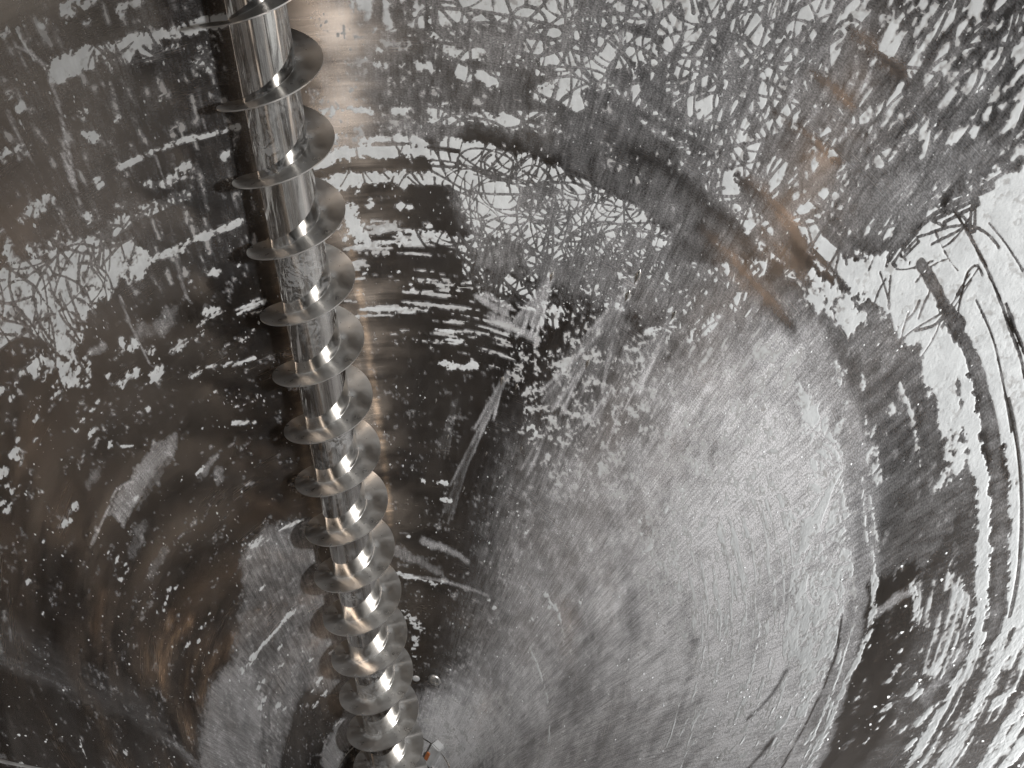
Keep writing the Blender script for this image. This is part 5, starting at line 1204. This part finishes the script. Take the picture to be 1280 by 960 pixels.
course(RHO_LO, RING2, .003); course(RING2, RING1, .003); course(RING1, 1.70, .003); course(1.70, RHO_HI, .05)

def bead(path, rad, name, m, parent, closed=False, seg=6, flatn=.45, jit=.12, seed=0):
    """a low bead lying on the wall along (theta, rho) stations"""
    rnd = random.Random(seed); bm = bmesh.new(); rings = []
    n = len(path)
    for i, (t, q) in enumerate(path):
        a = path[(i - 1) % n if closed else max(i - 1, 0)]; b = path[(i + 1) % n if closed else min(i + 1, n - 1)]
        pa = Vector(wall(a[0], a[1])); pb = Vector(wall(b[0], b[1])); c = Vector(wall(t, q))
        nv = (Vector(wall(t, q, .01)) - c).normalized(); tv = (pb - pa).normalized(); sv = tv.cross(nv)
        r = rad * (1 + rnd.uniform(-jit, jit)); ring = []
        for k in range(seg + 1):
            an = math.pi * k / seg
            ring.append(bm.verts.new(c + sv * (r * math.cos(an)) + nv * (r * flatn * math.sin(an) - rad * .08)))
        rings.append(ring)
    for i in range(n if closed else n - 1):
        A, B = rings[i], rings[(i + 1) % n]
        for k in range(seg): bm.faces.new((A[k], A[k + 1], B[k + 1], B[k]))
    return obj(name, bm_mesh(name, bm), m, parent)
for q, rad, sd in ((RING1, .0036, 1), (RING2, .0030, 2)):
    bead([(2 * math.pi * i / 500, q) for i in range(500)], rad, 'weld_seam', M_WELD, vessel, True, flatn=.07, jit=.04, seed=sd)
# small polished teardrops added to the wall to throw glints
def glint_drop(th, rho, size):
    bm = bmesh.new(); c = Vector(wall(R(th), rho)); nv = (Vector(wall(R(th), rho, .01)) - c).normalized()
    up = (Vector(wall(R(th), rho + .01)) - c).normalized(); sv = up.cross(nv)
    rings = []
    for k in range(7):
        u = k / 6; w = math.sin(math.pi * min(u * 1.02, 1) ** 1.7) * size * .55 + size * .03; ring = []
        for j in range(7):
            a = math.pi * j / 6
            ring.append(bm.verts.new(c + up * ((u - .7) * size * 3) + sv * (w * math.cos(a)) + nv * (w * .7 * math.sin(a) - size * .02)))
        rings.append(ring)
    for A, B in zip(rings[:-1], rings[1:]):
        for j in range(6): bm.faces.new((A[j], A[j + 1], B[j + 1], B[j]))
    bmesh.ops.recalc_face_normals(bm, faces=bm.faces[:])
    return obj('glint_teardrop', bm_mesh('glint_teardrop', bm), M_BRIGHT, vessel)
for a_ in GLINT_DROPS: glint_drop(*a_)
bead([(R(-106.5), .26 + i * .01) for i in range(220)], .0020, 'weld_seam', M_WELD, vessel, seed=4)

# outlet neck under the cone
def ring_solid(name, prof, m, parent, seg=72, loc=(0, 0, 0)):
    bm = bmesh.new(); rings = []
    for i in range(seg):
        a = 2 * math.pi * i / seg
        rings.append([bm.verts.new((r * math.cos(a), r * math.sin(a), z)) for r, z in prof])
    for i in range(seg):
        A, B = rings[i], rings[(i + 1) % seg]
        for k in range(len(prof)):
            k1 = (k + 1) % len(prof); bm.faces.new((A[k], B[k], B[k1], A[k1]))
    bmesh.ops.recalc_face_normals(bm, faces=bm.faces[:])
    o = obj(name, bm_mesh(name, bm, False), m, parent); o.location = loc
    return o
zb = RHO_LO * CA; rb = RHO_LO * SA
ring_solid('outlet_flange', [(rb - .002, zb + .002), (rb + .02, zb + .002), (rb + .02, zb - .012), (rb - .002, zb - .012)], M_WELD, vessel)
ring_solid('outlet_neck', [(rb - .003, zb - .012), (rb, zb - .012), (rb, zb - .16), (rb - .003, zb - .16)], M_SHAFT, vessel)
bm = bmesh.new(); bmesh.ops.create_circle(bm, cap_ends=True, radius=rb - .003, segments=48)
bottom = obj('outlet_valve_plate', bm_mesh('outlet_valve_plate', bm, False), M_SHAFT, vessel); bottom.location = (0, 0, zb - .15)

# a polished stud on the wall low beside the screw
def stud(th, rho, rad, m):
    bm = bmesh.new(); prof = [(0, .35), (.55, .33), (.85, .2), (1, 0), (1, -.3)]
    c = Vector(wall(R(th), rho)); nv = (Vector(wall(R(th), rho, .01)) - c).normalized()
    q = nv.to_track_quat('Z', 'Y').to_matrix()
    rings = []
    for i in range(24):
        a = 2 * math.pi * i / 24
        rings.append([bm.verts.new(c + q @ Vector((r * rad * math.cos(a), r * rad * math.sin(a), z * rad))) for r, z in prof[1:]])
    top = bm.verts.new(c + nv * rad * .3)
    for i in range(24):
        A, B = rings[i], rings[(i + 1) % 24]
        for k in range(3): bm.faces.new((A[k], A[k + 1], B[k + 1], B[k]))
        bm.faces.new((top, A[0], B[0]))
    bmesh.ops.recalc_face_normals(bm, faces=bm.faces[:])
    return obj('wall_stud', bm_mesh('wall_stud', bm), m, vessel)
stud(48.24, .4059, .0105, M_FLIGHT); stud(36.36, .3972, .0060, M_WELD)

# ------------------------------------------------------------------ the powder caked on the wall
rowm = (RHO > 262) & (RHO < 1690) & (np.abs(PHI) < R(58.7))
V0 = F * 1.0
keep = (np.maximum.reduce([V0[:-1, :-1], V0[1:, :-1], V0[:-1, 1:], V0[1:, 1:]]) > 0) & rowm[:-1, :-1] & rowm[1:, 1:]
ii, jj = np.nonzero(keep)
used = np.zeros(NY * NX, bool)
corn = np.stack([ii * NX + jj, ii * NX + jj + 1, (ii + 1) * NX + jj + 1, (ii + 1) * NX + jj], -1)
used[corn.ravel()] = True
remap = np.cumsum(used) - 1
ids = np.nonzero(used)[0]
Fv = F.ravel()[ids]; lump = fbm(GX, GY, 71, [(9, 1), (4, .7)]).ravel()[ids]
out = np.where(Fv > 0, Fv * .40 + np.minimum(Fv * 6, 1) * (lump - .3) * .16, Fv * 1.2) / 1000.0
Pw = wall(PHI.ravel()[ids] / SA, RHO.ravel()[ids] / 1000.0, out)
pm = grid_mesh('powder_cake', Pw, remap[corn])
attr(pm, 'body', Fv)
vec_attr(pm, 'sheet', np.stack([GX.ravel()[ids] / 1000, GY.ravel()[ids] / 1000, np.zeros(len(ids))], -1))
cake = obj('powder_cake', pm, M_POWDER)
tag(cake, 'pale grey caked powder in broken rings, flakes and scribbled patches on the vessel wall', 'powder', kind='stuff')
print('powder verts', len(ids), 'faces', len(corn))

# loose grains
def crumbs(n, seed):
    rn = np.random.RandomState(seed)
    q = np.sqrt(rn.uniform(.33 ** 2, 1.65 ** 2, n)); t = np.radians(rn.uniform(-120, 170, n))
    cl = sample(BIG, t, q * 1000); ok = rn.rand(n) < np.clip((cl - .38) * 4, .12, 1); q, t = q[ok], t[ok]; n = len(q)
    s = .0003 + .0012 * rn.rand(n) ** 3.5
    c = wall(t, q); up = wall(t, q + .01) - c; up /= np.linalg.norm(up, axis=1)[:, None]
    nv = wall(t, q, .01) - c; nv /= np.linalg.norm(nv, axis=1)[:, None]; sv = np.cross(up, nv)
    V = []; base = [(-1, 0, 0), (0, 1.5, 0), (1, 0, 0), (0, -1.5, 0), (.1, .1, .8)]
    for (a, b, h) in base:
        k1 = rn.uniform(.6, 1.3, n)[:, None]; k2 = rn.uniform(.6, 1.6, n)[:, None]
        V.append(c + sv * (a * s)[:, None] * k1 + up * (b * s)[:, None] * k2 + nv * (h * s)[:, None])
    P = np.stack(V, 1).reshape(-1, 3)
    o = np.arange(n) * 5
    tri = np.concatenate([np.stack([o + i, o + (i + 1) % 4, o + 4], -1) for i in range(4)])
    me = bpy.data.meshes.new('powder_grains'); me.from_pydata(P.tolist(), [], tri.tolist()); me.update()
    vec_attr(me, 'sheet', P); attr(me, 'body', np.full(len(P), .5))
    return me
gr = obj('powder_grains', crumbs(6500, 3), M_POWDER)
tag(gr, 'tiny loose white powder grains speckling the dark steel wall', 'powder grains', kind='stuff')

# ------------------------------------------------------------------ the screw: parallel to the wall, clear of it by a few centimetres
RS, GAP, PITCH, PHASE, R_SHAFT = .05215, .04144, .07645, 1.08424, .0268
G = Vector((0, SA, CA)); NI = Vector((0, -CA, SA)); O = NI * (RS + GAP)
E1 = Vector((1, 0, 0)); E2 = G.cross(E1)
Q = Matrix((E1, E2, G)).transposed()               # local Z runs up the screw
screw = thing('screw_auger', 'long polished steel screw auger leaning along the wall, winding flights round a mirror-like shaft', 'screw', tuple(O + G * .22))
screw.rotation_euler = Q.to_euler()
S0 = .22                                            # local z = 0 lies this far up the axis
def tube(name, r, z0, z1, m, seg=64, rings=None):
    bm = bmesh.new(); zs = rings or [z0, z1]; A = []
    for z in zs: A.append([bm.verts.new((r * math.cos(2 * math.pi * i / seg), r * math.sin(2 * math.pi * i / seg), z)) for i in range(seg)])
    for a, b in zip(A[:-1], A[1:]):
        for i in range(seg): bm.faces.new((a[i], a[(i + 1) % seg], b[(i + 1) % seg], b[i]))
    bm.faces.new(A[0][::-1]); bm.faces.new(A[-1])
    me = bm_mesh(name, bm); 
    for p in me.polygons:
        if len(p.vertices) > 4: p.use_smooth = False
    return obj(name, me, m, screw)
tube('shaft', R_SHAFT, -.02, 1.75, M_SHAFT, rings=list(np.linspace(-.02, 1.75, 60)))
def flight_mesh():
    n = 96; TH = .0007; bm = bmesh.new(); st = []
    prof = [(R_SHAFT - .001, 1), (R_SHAFT + .012, 1), (RS, 1), (RS, -1), (R_SHAFT + .012, -1), (R_SHAFT - .001, -1)]
    for i in range(n + 1):
        t = 2 * math.pi * i / n; z = PITCH * i / n
        st.append([bm.verts.new((r * math.cos(t + PHASE), r * math.sin(t + PHASE), z + s * TH)) for r, s in prof])
    for A, B in zip(st[:-1], st[1:]):
        for k in range(len(prof) - 1): bm.faces.new((A[k], A[k + 1], B[k + 1], B[k]))
    bmesh.ops.recalc_face_normals(bm, faces=bm.faces[:])
    me = bm_mesh('flight', bm)
    me.set_sharp_from_angle(angle=R(50))
    return me
def bead_mesh():
    n = 96; bm = bmesh.new(); st = []; w = .0013
    for i in range(n + 1):
        t = 2 * math.pi * i / n + PHASE; z = PITCH * i / n; ring = []
        for k in range(5):
            a = R(90) * k / 4
            r = R_SHAFT - .0003 + w * (1 - math.sin(a)); zz = .0007 + w * (1 - math.cos(a)) + .0002
            ring.append(bm.verts.new((r * math.cos(t), r * math.sin(t), z + zz - .0004)))
        st.append(ring)
    for A, B in zip(st[:-1], st[1:]):
        for k in range(4): bm.faces.new((A[k], A[k + 1], B[k + 1], B[k]))
    bmesh.ops.recalc_face_normals(bm, faces=bm.faces[:])
    return bm_mesh('weld_bead', bm)
fm, wm = flight_mesh(), bead_mesh()
fm.materials.append(M_FLIGHT); wm.materials.append(M_FLIGHT)
k0 = int(math.ceil(S0 / PITCH))
for k in range(k0, k0 + 19):
    f = link(bpy.data.objects.new('flight', fm), screw); f.location = (0, 0, k * PITCH - S0)
    w = link(bpy.data.objects.new('weld_bead', wm), f)


# ------------------------------------------------------------------ bottom bearing bracket beside the screw's foot, with a spot of rust
def wall_block(name, th, rho, sx, sy, sz, lift, m, parent):
    c = Vector(wall(R(th), rho)); nv = (Vector(wall(R(th), rho, .01)) - c).normalized()
    up = (Vector(wall(R(th), rho + .01)) - c).normalized(); sv = up.cross(nv)
    bm = bmesh.new(); bmesh.ops.create_cube(bm, size=1)
    M = Matrix((sv * sx, up * sy, nv * sz)).transposed().to_4x4(); M.translation = c + nv * lift
    bmesh.ops.bevel(bm, geom=bm.edges[:], offset=.06, segments=2, affect='EDGES')
    bmesh.ops.transform(bm, matrix=M, verts=bm.verts[:])
    bmesh.ops.recalc_face_normals(bm, faces=bm.faces[:])
    return obj(name, bm_mesh(name, bm, False), m, parent)
M_FOOT = steel('dusty_bracket_steel', (.6, .58, .56), .45, 0, .3, lambda N, L, V: ramp(N, L, noise(N, L, V, 60, 4), .3, .7, .35, .85))
wall_block('foot_bracket', 70.5, .268, .016, .050, .016, .004, M_FOOT, vessel)
wall_block('rust_spot', 66.5, .262, .006, .018, .002, .0125, M_RUST, vessel)
bead([(2 * math.pi * i / 200, .275) for i in range(200)], .0016, 'weld_seam', M_BRIGHT, vessel, True, flatn=.3, seed=8)
